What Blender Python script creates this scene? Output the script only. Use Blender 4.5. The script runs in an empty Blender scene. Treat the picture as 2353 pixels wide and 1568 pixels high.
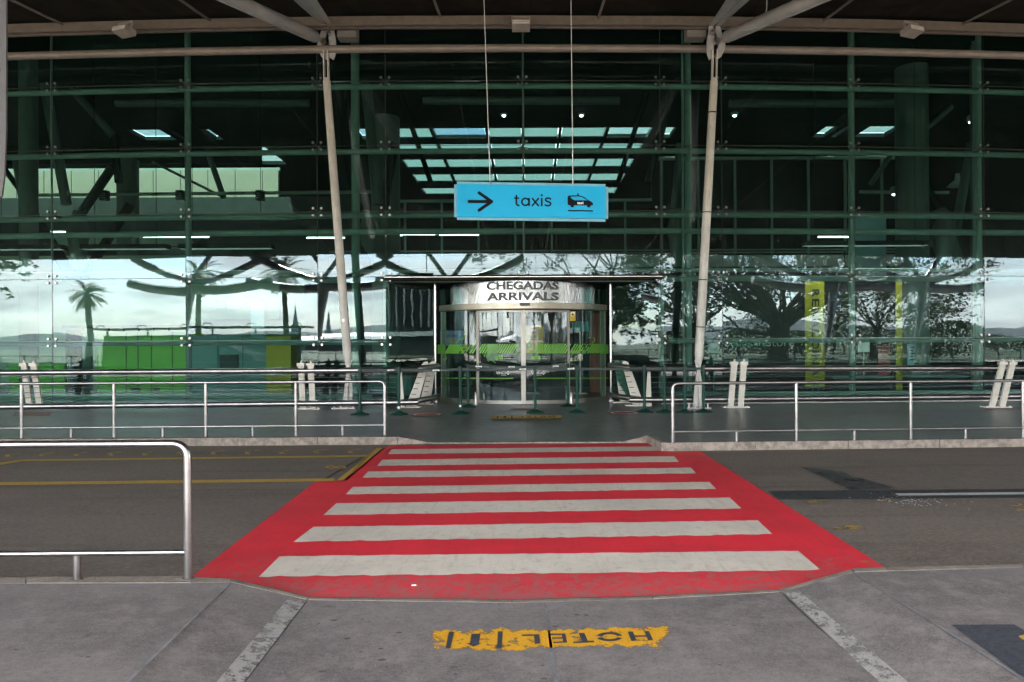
import bpy, bmesh, math, random
from mathutils import Vector, Matrix
R = math.radians
random.seed(7)
scene = bpy.context.scene
col = scene.collection

# ------------------------------------------------------------------ measured camera
F_PX, CX, CY, CAM_H, ROLL = 1569.0, 1211.0, 788.0, 1.5, 0.0046
W_PX, H_PX = 2353.0, 1568.0
cr, sr = math.cos(ROLL), math.sin(ROLL)

def ray(x, y):
    a = (x - CX) / F_PX; b = (CY - y) / F_PX
    return Vector((a * cr + b * sr, 1.0, -a * sr + b * cr))
def at(x, y, D):
    d = ray(x, y)
    return Vector((d.x * D, D, CAM_H + d.z * D))
def on(x, y, z=0.0):
    d = ray(x, y)
    t = (z - CAM_H) / d.z
    return Vector((d.x * t, t, z))
def FA(X):                       # the gently bowed line of the glass front
    return 16.5 + 0.01 * X + 0.003 * X * X
def onfa(x, y, off=0.0):
    d = ray(x, y); D = 16.5
    for _ in range(12):
        D = FA(d.x * D) + off
    return Vector((d.x * D, D, CAM_H + d.z * D))

# ------------------------------------------------------------------ materials
MATS = {}
def newmat(name):
    m = bpy.data.materials.new(name); m.use_nodes = True
    nt = m.node_tree
    for n in list(nt.nodes): nt.nodes.remove(n)
    out = nt.nodes.new('ShaderNodeOutputMaterial')
    return m, nt, out
def N(nt, t, **kw):
    n = nt.nodes.new(t)
    for k, v in kw.items():
        if k.startswith('i_'):
            n.inputs[k[2:].replace('_', ' ')].default_value = v
        else:
            setattr(n, k, v)
    return n
def L(nt, a, b): nt.links.new(a, b)
def math_n(nt, op, a, b=None, c=None, clamp=False):
    n = nt.nodes.new('ShaderNodeMath'); n.operation = op; n.use_clamp = clamp
    for i, v in enumerate((a, b, c)):
        if v is None: continue
        if isinstance(v, (int, float)): n.inputs[i].default_value = v
        else: L(nt, v, n.inputs[i])
    return n.outputs[0]
def mixc(nt, fac, a, b):
    n = nt.nodes.new('ShaderNodeMix'); n.data_type = 'RGBA'
    for i, v in ((0, fac), (6, a), (7, b)):
        if isinstance(v, (int, float)): n.inputs[i].default_value = v
        elif isinstance(v, tuple): n.inputs[i].default_value = (v[0], v[1], v[2], 1)
        else: L(nt, v, n.inputs[i])
    return n.outputs[2]
def ramp(nt, src, p0, p1):
    n = nt.nodes.new('ShaderNodeMapRange'); n.inputs[1].default_value = p0; n.inputs[2].default_value = p1
    n.interpolation_type = 'SMOOTHSTEP'
    L(nt, src, n.inputs[0]); return n.outputs[0]
def noise(nt, vec, scale, detail=4, rough=0.6, dist=0.0):
    n = nt.nodes.new('ShaderNodeTexNoise'); n.inputs['Scale'].default_value = scale
    n.inputs['Detail'].default_value = detail; n.inputs['Roughness'].default_value = rough
    n.inputs['Distortion'].default_value = dist
    if vec is not None: L(nt, vec, n.inputs['Vector'])
    return n.outputs[0]
def wpos(nt, sx=1, sy=1, sz=1):
    g = nt.nodes.new('ShaderNodeNewGeometry')
    m = nt.nodes.new('ShaderNodeMapping'); m.inputs['Scale'].default_value = (sx, sy, sz)
    L(nt, g.outputs['Position'], m.inputs['Vector']); return m.outputs[0]
def bump(nt, h, dist, strength=1.0):
    b = nt.nodes.new('ShaderNodeBump'); b.inputs['Distance'].default_value = dist; b.inputs['Strength'].default_value = strength
    L(nt, h, b.inputs['Height']); return b.outputs[0]

def basic(name, c, rough=0.6, metal=0.0, var=0.25, scale=6.0, rvar=0.1, bmp=0.0, spec=0.5, stretch=None):
    if name in MATS: return MATS[name]
    m, nt, out = newmat(name)
    p = N(nt, 'ShaderNodeBsdfPrincipled')
    v = wpos(nt, *(stretch or (1, 1, 1)))
    n1 = noise(nt, v, scale, 6, 0.65)
    f = ramp(nt, n1, 0.3, 0.7)
    d = tuple(x * (1 - var) for x in c)
    L(nt, mixc(nt, f, d, c), p.inputs['Base Color'])
    n2 = noise(nt, v, scale * 3.1, 3)
    L(nt, math_n(nt, 'MULTIPLY_ADD', n2, rvar * 2, rough - rvar, clamp=True), p.inputs['Roughness'])
    p.inputs['Metallic'].default_value = metal
    p.inputs['Specular IOR Level'].default_value = spec
    if bmp:
        L(nt, bump(nt, noise(nt, v, scale * 8, 4), bmp), p.inputs['Normal'])
    L(nt, p.outputs[0], out.inputs[0])
    MATS[name] = m; return m

def emit(name, c, s):
    m, nt, out = newmat(name)
    e = N(nt, 'ShaderNodeEmission'); e.inputs[0].default_value = (*c, 1); e.inputs[1].default_value = s
    L(nt, e.outputs[0], out.inputs[0]); MATS[name] = m; return m

def glass(name, tint, r0, wav=0.0012, wscale=0.75, rough=0.0, dust_haze=0.008):
    m, nt, out = newmat(name)
    g = N(nt, 'ShaderNodeNewGeometry')
    h = noise(nt, wpos(nt, 1, 0.0, 1), wscale, 2, 0.4)
    b = bump(nt, h, wav)
    dp = N(nt, 'ShaderNodeVectorMath', operation='DOT_PRODUCT')
    L(nt, g.outputs['Normal'], dp.inputs[0]); L(nt, g.outputs['Incoming'], dp.inputs[1])
    c = math_n(nt, 'ABSOLUTE', dp.outputs['Value'])
    k = math_n(nt, 'POWER', math_n(nt, 'SUBTRACT', 1.0, c, clamp=True), 5.0)
    fac = math_n(nt, 'MULTIPLY_ADD', k, 1 - r0, r0, clamp=True)
    tr = N(nt, 'ShaderNodeBsdfTransparent'); tr.inputs[0].default_value = (*tint, 1)
    gl = N(nt, 'ShaderNodeBsdfGlossy'); gl.inputs['Roughness'].default_value = rough
    gl.inputs[0].default_value = (0.82, 0.885, 1.0, 1)
    L(nt, b, gl.inputs['Normal'])
    mx = N(nt, 'ShaderNodeMixShader')
    L(nt, fac, mx.inputs[0]); L(nt, tr.outputs[0], mx.inputs[1]); L(nt, gl.outputs[0], mx.inputs[2])
    df = N(nt, 'ShaderNodeBsdfDiffuse'); df.inputs[0].default_value = (.30, .55, .52, 1)     # a film of dust, thicker in blotches; teal tone adds haze over the dark hall
    dm = N(nt, 'ShaderNodeMixShader')
    L(nt, math_n(nt, 'MULTIPLY_ADD', ramp(nt, noise(nt, wpos(nt, 1, 1, .6), 1.1, 5, .65), .4, .75), dust_haze, dust_haze * .7), dm.inputs[0])
    L(nt, mx.outputs[0], dm.inputs[1]); L(nt, df.outputs[0], dm.inputs[2])
    L(nt, dm.outputs[0], out.inputs[0]); MATS[name] = m; return m

def asphalt(name, base, dark, warm, spots=1.0, tracks=0.0, grit=1.0):
    m, nt, out = newmat(name)
    p = N(nt, 'ShaderNodeBsdfPrincipled')
    v = wpos(nt)
    fine = noise(nt, v, 90, 3, 0.7)
    mid = noise(nt, v, 6, 5, 0.65)
    big = noise(nt, wpos(nt, 0.35, 1, 1), 0.9, 4, 0.6)
    c = mixc(nt, ramp(nt, big, 0.35, 0.68), dark, base)
    c = mixc(nt, ramp(nt, mid, 0.38, 0.75), c, warm)
    # scattered oil drops and trodden gum
    vo = N(nt, 'ShaderNodeTexVoronoi'); vo.inputs['Scale'].default_value = 3.2; vo.inputs['Randomness'].default_value = 1
    wv = nt.nodes.new('ShaderNodeVectorMath'); wv.operation = 'ADD'
    nz = nt.nodes.new('ShaderNodeTexNoise'); nz.inputs['Scale'].default_value = 9; L(nt, v, nz.inputs['Vector'])
    sc = nt.nodes.new('ShaderNodeVectorMath'); sc.operation = 'SCALE'; sc.inputs['Scale'].default_value = 0.12
    L(nt, nz.outputs['Color'], sc.inputs[0]); L(nt, v, wv.inputs[0]); L(nt, sc.outputs[0], wv.inputs[1])
    L(nt, wv.outputs[0], vo.inputs['Vector'])
    sp = math_n(nt, 'SUBTRACT', 1.0, ramp(nt, vo.outputs['Distance'], 0.06, 0.15))
    pick = N(nt, 'ShaderNodeSeparateColor'); L(nt, vo.outputs['Color'], pick.inputs[0])
    sp = math_n(nt, 'MULTIPLY', sp, ramp(nt, pick.outputs[0], 0.55, 0.8))
    c = mixc(nt, math_n(nt, 'MULTIPLY', sp, 0.55 * spots), c, tuple(x * 0.45 for x in dark))
    if tracks:
        t1 = noise(nt, wpos(nt, 0.12, 2.2, 1), 1.3, 4, 0.6)
        c = mixc(nt, math_n(nt, 'MULTIPLY', ramp(nt, t1, 0.52, 0.74), tracks), c, tuple(x * 0.55 for x in dark))
    med = noise(nt, wpos(nt, 0.7, 1.0, 1), 34, 4, 0.7)
    c = mixc(nt, math_n(nt, 'MULTIPLY', ramp(nt, med, 0.47, 0.64), 0.62 * grit), c, tuple(x * 0.52 for x in dark))
    c = mixc(nt, math_n(nt, 'MULTIPLY', ramp(nt, med, 0.49, 0.34), 0.5 * grit), c, tuple(min(1, x * 1.55) for x in base))
    v3 = N(nt, 'ShaderNodeTexVoronoi'); v3.inputs['Scale'].default_value = 5.5; L(nt, wpos(nt, 0.45, 1.0, 1), v3.inputs['Vector'])
    pk = N(nt, 'ShaderNodeSeparateColor'); L(nt, v3.outputs['Color'], pk.inputs[0])
    s3 = math_n(nt, 'MULTIPLY', math_n(nt, 'SUBTRACT', 1.0, ramp(nt, v3.outputs['Distance'], 0.05, 0.17)), ramp(nt, pk.outputs[1], 0.62, 0.85))
    c = mixc(nt, math_n(nt, 'MULTIPLY', s3, 0.6 * spots), c, tuple(x * 0.4 for x in dark))
    g = ramp(nt, fine, 0.32, 0.72)
    c = mixc(nt, math_n(nt, 'MULTIPLY', g, 0.30), c, tuple(min(1, x * 1.9) for x in base))
    fl = noise(nt, v, 140, 1, 0.5)
    c = mixc(nt, math_n(nt, 'MULTIPLY', ramp(nt, fl, 0.70, 0.76), 0.5), c, tuple(min(1, x * 3.2) for x in base))
    L(nt, c, p.inputs['Base Color'])
    L(nt, math_n(nt, 'MULTIPLY_ADD', mid, 0.3, 0.6), p.inputs['Roughness'])
    p.inputs['Specular IOR Level'].default_value = 0.3
    L(nt, bump(nt, fine, 0.004, 0.6), p.inputs['Normal'])
    L(nt, p.outputs[0], out.inputs[0]); MATS[name] = m; return m

def paint(name, c, under, worn=0.42, edge=0.12, rough=0.65, wear_y=None, scale=14, streak=0.0, dirt=0.25):
    """road paint worn through to the asphalt in blotches"""
    m, nt, out = newmat(name)
    p = N(nt, 'ShaderNodeBsdfPrincipled')
    v = wpos(nt)
    n1 = noise(nt, v, scale, 6, 0.75)
    fine = noise(nt, v, 48, 4, 0.75)
    big = noise(nt, wpos(nt, 0.8, 1.3, 1), 1.3, 5, 0.68)
    thr = worn
    w = math_n(nt, 'MULTIPLY_ADD', fine, 0.35, math_n(nt, 'MULTIPLY', n1, 0.65))
    if wear_y:
        sx = N(nt, 'ShaderNodeSeparateXYZ'); L(nt, v, sx.inputs[0])
        f = N(nt, 'ShaderNodeMapRange'); f.inputs[1].default_value = wear_y[0]; f.inputs[2].default_value = wear_y[1]
        f.inputs[3].default_value = wear_y[2]; f.inputs[4].default_value = 0.0
        L(nt, sx.outputs['Y'], f.inputs[0])
        w = math_n(nt, 'SUBTRACT', w, f.outputs[0])
    cover = ramp(nt, w, thr - edge, thr + edge)
    cc = mixc(nt, math_n(nt, 'MULTIPLY', ramp(nt, big, 0.35, 0.7), dirt), c, tuple(x * 0.62 + 0.01 for x in c))
    if streak:
        st = noise(nt, wpos(nt, 9, 0.9, 1), 2.0, 4, 0.7)
        cc = mixc(nt, math_n(nt, 'MULTIPLY', ramp(nt, st, 0.5, 0.75), streak), cc, tuple(x * 0.5 for x in c))
    cc = mixc(nt, math_n(nt, 'MULTIPLY', ramp(nt, fine, 0.52, 0.70), 0.35), cc, tuple(x * 0.55 + 0.008 for x in c))
    L(nt, mixc(nt, cover, under, cc), p.inputs['Base Color'])
    p.inputs['Roughness'].default_value = rough; p.inputs['Specular IOR Level'].default_value = 0.35
    L(nt, bump(nt, fine, 0.003, 0.6), p.inputs['Normal'])
    L(nt, p.outputs[0], out.inputs[0]); MATS[name] = m; return m

def decal(name, c, thr=0.46, soft=0.03, scale=16, falloff=True):
    """flaking paint: gaps let the ground show. UV = 0..1 over the painted patch"""
    m, nt, out = newmat(name)
    p = N(nt, 'ShaderNodeBsdfPrincipled')
    v = wpos(nt)
    n1 = noise(nt, v, scale, 7, 0.72)
    fine = noise(nt, v, 70, 3, 0.7)
    w = math_n(nt, 'MULTIPLY_ADD', fine, 0.15, math_n(nt, 'MULTIPLY', n1, 0.9))
    if falloff:
        uv = N(nt, 'ShaderNodeUVMap'); s = N(nt, 'ShaderNodeSeparateXYZ'); L(nt, uv.outputs[0], s.inputs[0])
        ev = math_n(nt, 'MULTIPLY', math_n(nt, 'ABSOLUTE', math_n(nt, 'SUBTRACT', s.outputs['Y'], 0.5)), 2.0)
        eu = math_n(nt, 'MULTIPLY', math_n(nt, 'ABSOLUTE', math_n(nt, 'SUBTRACT', s.outputs['X'], 0.5)), 2.0)
        e = math_n(nt, 'MAXIMUM', math_n(nt, 'POWER', ev, 3.5), math_n(nt, 'POWER', eu, 24.0))
        w = math_n(nt, 'SUBTRACT', w, math_n(nt, 'MULTIPLY', e, 0.36))
    cov = ramp(nt, w, thr - soft, thr + soft)
    L(nt, mixc(nt, ramp(nt, fine, 0.4, 0.7), c, tuple(x * 0.75 for x in c)), p.inputs['Base Color'])
    p.inputs['Roughness'].default_value = 0.6
    tr = N(nt, 'ShaderNodeBsdfTransparent')
    mx = N(nt, 'ShaderNodeMixShader'); L(nt, cov, mx.inputs[0]); L(nt, tr.outputs[0], mx.inputs[1]); L(nt, p.outputs[0], mx.inputs[2])
    L(nt, mx.outputs[0], out.inputs[0]); MATS[name] = m; return m

ASPH = asphalt('asphalt', (0.150, 0.122, 0.103), (0.104, 0.086, 0.074), (0.175, 0.143, 0.118), 0.7, 0.8, 0.8)
NEARP = asphalt('near_paving', (0.170, 0.150, 0.144), (0.098, 0.087, 0.085), (0.200, 0.176, 0.166), 0.8, 0.0, 0.4)
TERR = None
KERB = basic('kerb_stone', (0.32, 0.265, 0.225), 0.8, 0, 0.55, 9, 0.1, 0.012)
KERB_N = basic('kerb_stone_brown', (0.245, 0.205, 0.17), 0.8, 0, 0.4, 7, 0.1, 0.008)
RED = paint('red_paint', (0.74, 0.026, 0.046), (0.33, 0.125, 0.12), 0.35, 0.12, 0.6, (4.2, 5.4, 0.20), dirt=0.5, streak=0.25)
WHITE = paint('white_stripe', (0.66, 0.595, 0.50), (0.28, 0.24, 0.21), 0.37, 0.13, 0.65, None, 10, 0.38, 0.4)
YEL_L = paint('yellow_line', (0.46, 0.29, 0.05), (0.09, 0.082, 0.072), 0.40, 0.06, 0.7, None, 20)
STEEL = basic('brushed_steel', (0.37, 0.35, 0.355), 0.32, 1.0, 0.35, 5, 0.08, 0, 0.5, (1, 1, 1))
CHROME = basic('polished_steel', (0.40, 0.395, 0.395), 0.09, 1.0, 0.1, 4, 0.03, 0.0015)
DARKSTEEL = basic('brown_anodised', (0.27, 0.255, 0.215), 0.35, 0.9, 0.15, 4)
CREAM = basic('cream_paint', (0.62, 0.58, 0.52), 0.45, 0, 0.2, 4)
GREYW = basic('grey_white_paint', (0.55, 0.535, 0.51), 0.42, 0, 0.25, 3)
GREYM = basic('grey_metal_paint', (0.42, 0.43, 0.45), 0.35, 0.25, 0.25, 2)
BEIGE = basic('beige_beam_paint', (0.175, 0.152, 0.138), 0.5, 0, 0.25, 3)
GREENP = basic('dark_green_paint', (0.004, 0.045, 0.032), 0.5, 0, 0.2, 4, spec=0.2)
BELT = basic('dark_green_belt', (0.004, 0.022, 0.020), 0.6, 0, 0.2, 30)
BLACK = basic('black_paint', (0.012, 0.012, 0.014), 0.4, 0, 0.3, 4)
RUBBER = basic('black_seal', (0.02, 0.02, 0.02), 0.7, 0, 0.2, 9)
SIGNBLUE = basic('sign_blue', (0.005, 0.30, 0.54), 0.5, 0, 0.06, 2, spec=0.15)
SIGNINK = basic('sign_ink', (0.006, 0.005, 0.008), 0.7, 0, 0.1, 4, spec=0.08)
SIGNWHITE = basic('sign_white', (0.80, 0.82, 0.82), 0.5, 0, 0.05, 4)
LAMPGREY = basic('lamp_grey', (0.27, 0.24, 0.225), 0.5, 0, 0.25, 5)
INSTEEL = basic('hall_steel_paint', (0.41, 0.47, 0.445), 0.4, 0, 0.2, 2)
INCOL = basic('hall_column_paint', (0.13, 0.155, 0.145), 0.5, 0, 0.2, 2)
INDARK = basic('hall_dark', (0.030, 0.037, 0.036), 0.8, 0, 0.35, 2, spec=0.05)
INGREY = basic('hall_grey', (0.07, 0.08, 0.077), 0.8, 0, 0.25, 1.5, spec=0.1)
INPALE = basic('hall_pale_wall', (0.62, 0.66, 0.55), 0.6, 0, 0.1, 1.5)
LIME = basic('lime_panel', (0.17, 0.50, 0.025), 0.4, 0, 0.15, 1.2)
TEALPANEL = basic('grey_teal_panel', (0.13, 0.25, 0.24), 0.35, 0, 0.15, 1.2)
YPANEL = basic('yellow_panel', (0.55, 0.40, 0.012), 0.5, 0, 0.1, 2)
PALEBLUE = basic('pale_blue_panel', (0.40, 0.55, 0.62), 0.4, 0, 0.15, 2)
PURPLE = basic('purple_panel', (0.16, 0.12, 0.42), 0.5, 0, 0.1, 2)
DECALG = basic('lime_decal', (0.13, 0.40, 0.03), 0.4, 0, 0.1, 5)
REDST = basic('red_sticker', (0.42, 0.045, 0.055), 0.5, 0, 0.35, 9)
TYEL = basic('floor_yellow', (0.60, 0.36, 0.03), 0.5, 0, 0.3, 9)
BARK = basic('bark', (0.07, 0.055, 0.045), 0.9, 0, 0.5, 3, 0.05, 0.02)
LEAF = basic('leaf', (0.045, 0.075, 0.025), 0.6, 0, 0.5, 2)
LEAF2 = basic('palm_leaf', (0.05, 0.09, 0.03), 0.55, 0, 0.45, 2)
HEDGE = basic('hedge_leaf', (0.03, 0.06, 0.02), 0.7, 0, 0.6, 4, 0.05, 0.05)
GLASS = glass('green_facade_glass', (0.565, 0.715, 0.68), 0.037, 0.0014)
DGLASS = glass('door_glass', (0.72, 0.80, 0.76), 0.030, 0.0022, 1.3)
SGLASS = glass('smoked_side_glass', (0.50, 0.68, 0.63), 0.032, 0.002, 1.0)

def terrazzo():
    m, nt, out = newmat('far_paving')
    p = N(nt, 'ShaderNodeBsdfPrincipled')
    v = wpos(nt)
    big = noise(nt, v, 0.8, 5, 0.6); mid = noise(nt, v, 7, 5, 0.7); fine = noise(nt, v, 110, 2)
    c = mixc(nt, ramp(nt, big, 0.35, 0.7), (0.128, 0.140, 0.135), (0.178, 0.190, 0.184))
    c = mixc(nt, math_n(nt, 'MULTIPLY', ramp(nt, mid, 0.52, 0.8), 0.45), c, (0.075, 0.078, 0.074))
    c = mixc(nt, math_n(nt, 'MULTIPLY', ramp(nt, fine, 0.5, 0.8), 0.25), c, (0.22, 0.23, 0.22))
    br = N(nt, 'ShaderNodeTexBrick'); br.offset = 0.0
    br.inputs['Scale'].default_value = 1.0; br.inputs['Mortar Size'].default_value = 0.006
    br.inputs['Brick Width'].default_value = 1.25; br.inputs['Row Height'].default_value = 1.25
    br.inputs['Color1'].default_value = (0, 0, 0, 1); br.inputs['Color2'].default_value = (0, 0, 0, 1); br.inputs['Mortar'].default_value = (1, 1, 1, 1)
    L(nt, v, br.inputs['Vector'])
    c = mixc(nt, math_n(nt, 'MULTIPLY', br.outputs['Fac'], 0.6), c, (0.05, 0.05, 0.05))
    L(nt, c, p.inputs['Base Color'])
    L(nt, math_n(nt, 'MULTIPLY_ADD', mid, 0.25, 0.22), p.inputs['Roughness'])
    L(nt, bump(nt, fine, 0.001, 0.4), p.inputs['Normal'])
    L(nt, p.outputs[0], out.inputs[0]); MATS['far_paving'] = m; return m
TERR = terrazzo()

def soffit_mat():
    m, nt, out = newmat('soffit_boards')
    p = N(nt, 'ShaderNodeBsdfPrincipled'); v = wpos(nt)
    s = N(nt, 'ShaderNodeSeparateXYZ'); L(nt, v, s.inputs[0])
    fr = math_n(nt, 'FRACT', math_n(nt, 'MULTIPLY', math_n(nt, 'ADD', s.outputs['X'], 100.0), 1 / 0.235))
    line = math_n(nt, 'LESS_THAN', fr, 0.07)
    idx = math_n(nt, 'FLOOR', math_n(nt, 'MULTIPLY', math_n(nt, 'ADD', s.outputs['X'], 100.0), 1 / 0.235))
    wn = N(nt, 'ShaderNodeTexWhiteNoise', noise_dimensions='1D'); L(nt, idx, wn.inputs['W'])
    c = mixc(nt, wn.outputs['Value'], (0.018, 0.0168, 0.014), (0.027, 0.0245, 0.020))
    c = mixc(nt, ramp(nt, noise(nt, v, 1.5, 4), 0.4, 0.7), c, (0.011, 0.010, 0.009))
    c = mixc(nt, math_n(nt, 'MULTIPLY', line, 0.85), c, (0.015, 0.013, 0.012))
    L(nt, c, p.inputs['Base Color']); p.inputs['Roughness'].default_value = 0.7; p.inputs['Specular IOR Level'].default_value = 0.04
    L(nt, p.outputs[0], out.inputs[0]); MATS['soffit'] = m; return m
SOFFIT = soffit_mat()

# ------------------------------------------------------------------ mesh builder
class MB:
    def __init__(s): s.v = []; s.f = []; s.uv = None
    def poly(s, pts):
        b = len(s.v); s.v += [tuple(p) for p in pts]; s.f.append(tuple(range(b, b + len(pts)))); return s
    def hexa(s, q0, q1):          # two quads, bottom and top
        b = len(s.v); s.v += [tuple(p) for p in q0] + [tuple(p) for p in q1]
        s.f += [(b+3, b+2, b+1, b), (b+4, b+5, b+6, b+7)]
        for i in range(4):
            j = (i + 1) % 4; s.f.append((b+i, b+j, b+4+j, b+4+i))
        return s
    def box(s, x0, x1, y0, y1, z0, z1):
        return s.hexa([(x0,y0,z0),(x1,y0,z0),(x1,y1,z0),(x0,y1,z0)], [(x0,y0,z1),(x1,y0,z1),(x1,y1,z1),(x0,y1,z1)])
    def obox(s, p, q, w, h, up=(0, 0, 1)):     # bar of section w x h from p to q
        p = Vector(p); q = Vector(q); d = (q - p).normalized(); u = Vector(up)
        x = d.cross(u)
        if x.length < 1e-4: x = d.cross(Vector((0, 1, 0)))
        x.normalize(); u = x.cross(d).normalized()
        o = [(-1,-1),(1,-1),(1,1),(-1,1)]
        return s.hexa([p + x*a*w/2 + u*b*h/2 for a, b in o], [q + x*a*w/2 + u*b*h/2 for a, b in o])
    def prism(s, pts, d):          # outline extruded along vector d
        n = len(pts); b = len(s.v); d = Vector(d)
        s.v += [tuple(p) for p in pts] + [tuple(Vector(p) + d) for p in pts]
        s.f += [tuple(range(b + n - 1, b - 1, -1)), tuple(range(b + n, b + 2*n))]
        for i in range(n):
            j = (i + 1) % n; s.f.append((b+i, b+j, b+n+j, b+n+i))
        return s
    def tube(s, path, r, seg=14, cap=True):
        P = [Vector(p) for p in path]; n = len(P)
        rr = r if isinstance(r, (list, tuple)) else [r] * n
        T = []
        for i in range(n):
            a = P[max(i-1, 0)]; c = P[min(i+1, n-1)]; T.append((c - a).normalized())
        u = T[0].orthogonal().normalized(); b0 = len(s.v)
        for i in range(n):
            u = (u - T[i] * u.dot(T[i])).normalized(); w = T[i].cross(u)
            for k in range(seg):
                an = 2 * math.pi * k / seg
                s.v.append(tuple(P[i] + (u * math.cos(an) + w * math.sin(an)) * rr[i]))
        for i in range(n - 1):
            for k in range(seg):
                k2 = (k + 1) % seg
                s.f.append((b0+i*seg+k, b0+i*seg+k2, b0+(i+1)*seg+k2, b0+(i+1)*seg+k))
        if cap:
            s.f.append(tuple(b0 + k for k in range(seg - 1, -1, -1)))
            s.f.append(tuple(b0 + (n-1)*seg + k for k in range(seg)))
        return s
    def lathe(s, c, prof, seg=24):
        c = Vector(c); b0 = len(s.v); n = len(prof)
        for r, z in prof:
            for k in range(seg):
                a = 2*math.pi*k/seg; s.v.append((c.x + r*math.cos(a), c.y + r*math.sin(a), c.z + z))
        for i in range(n - 1):
            for k in range(seg):
                k2 = (k+1) % seg; s.f.append((b0+i*seg+k, b0+i*seg+k2, b0+(i+1)*seg+k2, b0+(i+1)*seg+k))
        s.f.append(tuple(b0+k for k in range(seg-1, -1, -1))); s.f.append(tuple(b0+(n-1)*seg+k for k in range(seg)))
        return s
    def build(s, name, m, parent=None, smooth=False, angle=35):
        me = bpy.data.meshes.new(name); me.from_pydata(s.v, [], s.f); me.update()
        if smooth:
            for p in me.polygons: p.use_smooth = True
            try: me.set_sharp_from_angle(angle=R(angle))
            except Exception: pass
        if m: me.materials.append(m)
        return link(name, me, parent)
def link(name, me, parent=None):
    o = bpy.data.objects.new(name, me); col.objects.link(o)
    if parent is not None:
        o.parent = parent; o.matrix_parent_inverse = Matrix.Translation(-Vector(parent.location)) if parent.rotation_euler.z == 0 else parent.matrix_world.inverted()
    return o
def tag(o, label, cat, group=None, kind=None):
    o['label'] = label; o['category'] = cat
    if group: o['group'] = group
    if kind: o['kind'] = kind
    return o
def struct(o): o['kind'] = 'structure'; return o
def thing(name, label, cat, loc=(0, 0, 0), group=None):
    o = bpy.data.objects.new(name, None); col.objects.link(o); o.location = Vector(loc); o.empty_display_size = 0.2
    return tag(o, label, cat, group)
def fillet(pts, rad, n=6):
    P = [Vector(p) for p in pts]; out = [P[0]]
    for i in range(1, len(P) - 1):
        a = (P[i-1] - P[i]); b = (P[i+1] - P[i]); r = min(rad, a.length*0.45, b.length*0.45)
        p0 = P[i] + a.normalized()*r; p1 = P[i] + b.normalized()*r
        for k in range(n + 1):
            t = k / n; out.append(p0*(1-t)**2 + P[i]*2*t*(1-t) + p1*t*t)
    out.append(P[-1]); return out
def text(name, s, m, mapping, parent=None, bold=0.0, mirror=False, uniform=False):
    """lettering: mapping(u, v) turns 0..1 across the word and 0..1 up it into a point"""
    cu = bpy.data.curves.new(name, 'FONT'); cu.body = s; cu.size = 1; cu.offset = bold; cu.resolution_u = 4
    o = bpy.data.objects.new(name, cu); col.objects.link(o)
    bpy.context.view_layer.update()
    me = bpy.data.meshes.new_from_object(o.evaluated_get(bpy.context.evaluated_depsgraph_get()))
    bpy.data.objects.remove(o); bpy.data.curves.remove(cu)
    xs = [v.co.x for v in me.vertices]; ys = [v.co.y for v in me.vertices]
    x0, x1, y0, y1 = min(xs), max(xs), min(ys), max(ys)
    for v in me.vertices:
        u = (v.co.x - x0) / (x1 - x0); w = (v.co.y - y0) / (y1 - y0)
        if mirror: u = 1 - u
        v.co = mapping(u, w)
    me.name = name; me.materials.clear(); me.materials.append(m); me.update()
    return link(name, me, parent)
def smoothpath(pts, n=6):
    P = [Vector(p) for p in pts]; out = []
    for i in range(len(P) - 1):
        p0 = P[max(i-1, 0)]; p1 = P[i]; p2 = P[i+1]; p3 = P[min(i+2, len(P)-1)]
        for k in range(n):
            t = k / n
            out.append(0.5*((2*p1) + (-p0+p2)*t + (2*p0-5*p1+4*p2-p3)*t*t + (-p0+3*p1-3*p2+p3)*t**3))
    out.append(P[-1]); return out

# ------------------------------------------------------------------ camera, sky, sun
cam = bpy.data.cameras.new('camera'); co = bpy.data.objects.new('camera', cam); col.objects.link(co)
co.location = (0, 0, CAM_H); co.rotation_euler = (math.pi/2, ROLL, 0)
cam.sensor_width = 36; cam.lens = 36 * F_PX / W_PX
cam.shift_x = -(CX - W_PX/2) / W_PX; cam.shift_y = (CY - H_PX/2) / W_PX
cam.clip_start = 0.05; cam.clip_end = 2000
scene.camera = co
SUN_EL, SUN_AZ = 53, 196          # azimuth clockwise from +Y: behind the camera, a little to the left
w = bpy.data.worlds.new('World'); scene.world = w; w.use_nodes = True
nt = w.node_tree
for n in list(nt.nodes): nt.nodes.remove(n)
wo = nt.nodes.new('ShaderNodeOutputWorld'); bg = nt.nodes.new('ShaderNodeBackground')
sky = nt.nodes.new('ShaderNodeTexSky'); sky.sky_type = 'NISHITA'; sky.sun_disc = False
sky.sun_elevation = R(SUN_EL); sky.sun_rotation = R(SUN_AZ); sky.dust_density = 0.6
tc = nt.nodes.new('ShaderNodeTexCoord')
mp = nt.nodes.new('ShaderNodeMapping'); mp.inputs['Scale'].default_value = (1.0, 1.0, 5.0)
L(nt, tc.outputs['Generated'], mp.inputs['Vector'])
cl = noise(nt, mp.outputs[0], 3.2, 7, 0.6, 0.4)
cf = ramp(nt, cl, 0.30, 0.56)
cl2 = noise(nt, mp.outputs[0], 6.0, 5, 0.6)
ccol = mixc(nt, ramp(nt, cl2, 0.35, 0.7), (3.5, 3.4, 3.3), (6.1, 5.8, 5.35))
L(nt, mixc(nt, math_n(nt, 'MULTIPLY', cf, 0.95), sky.outputs[0], ccol), bg.inputs[0])
bg.inputs[1].default_value = 0.15
L(nt, bg.outputs[0], wo.inputs[0])
sl = bpy.data.lights.new('sun', 'SUN'); sl.energy = 5.0; sl.angle = R(0.5); sl.color = (1, 0.90, 0.77)
so = bpy.data.objects.new('sun', sl); col.objects.link(so)
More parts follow.
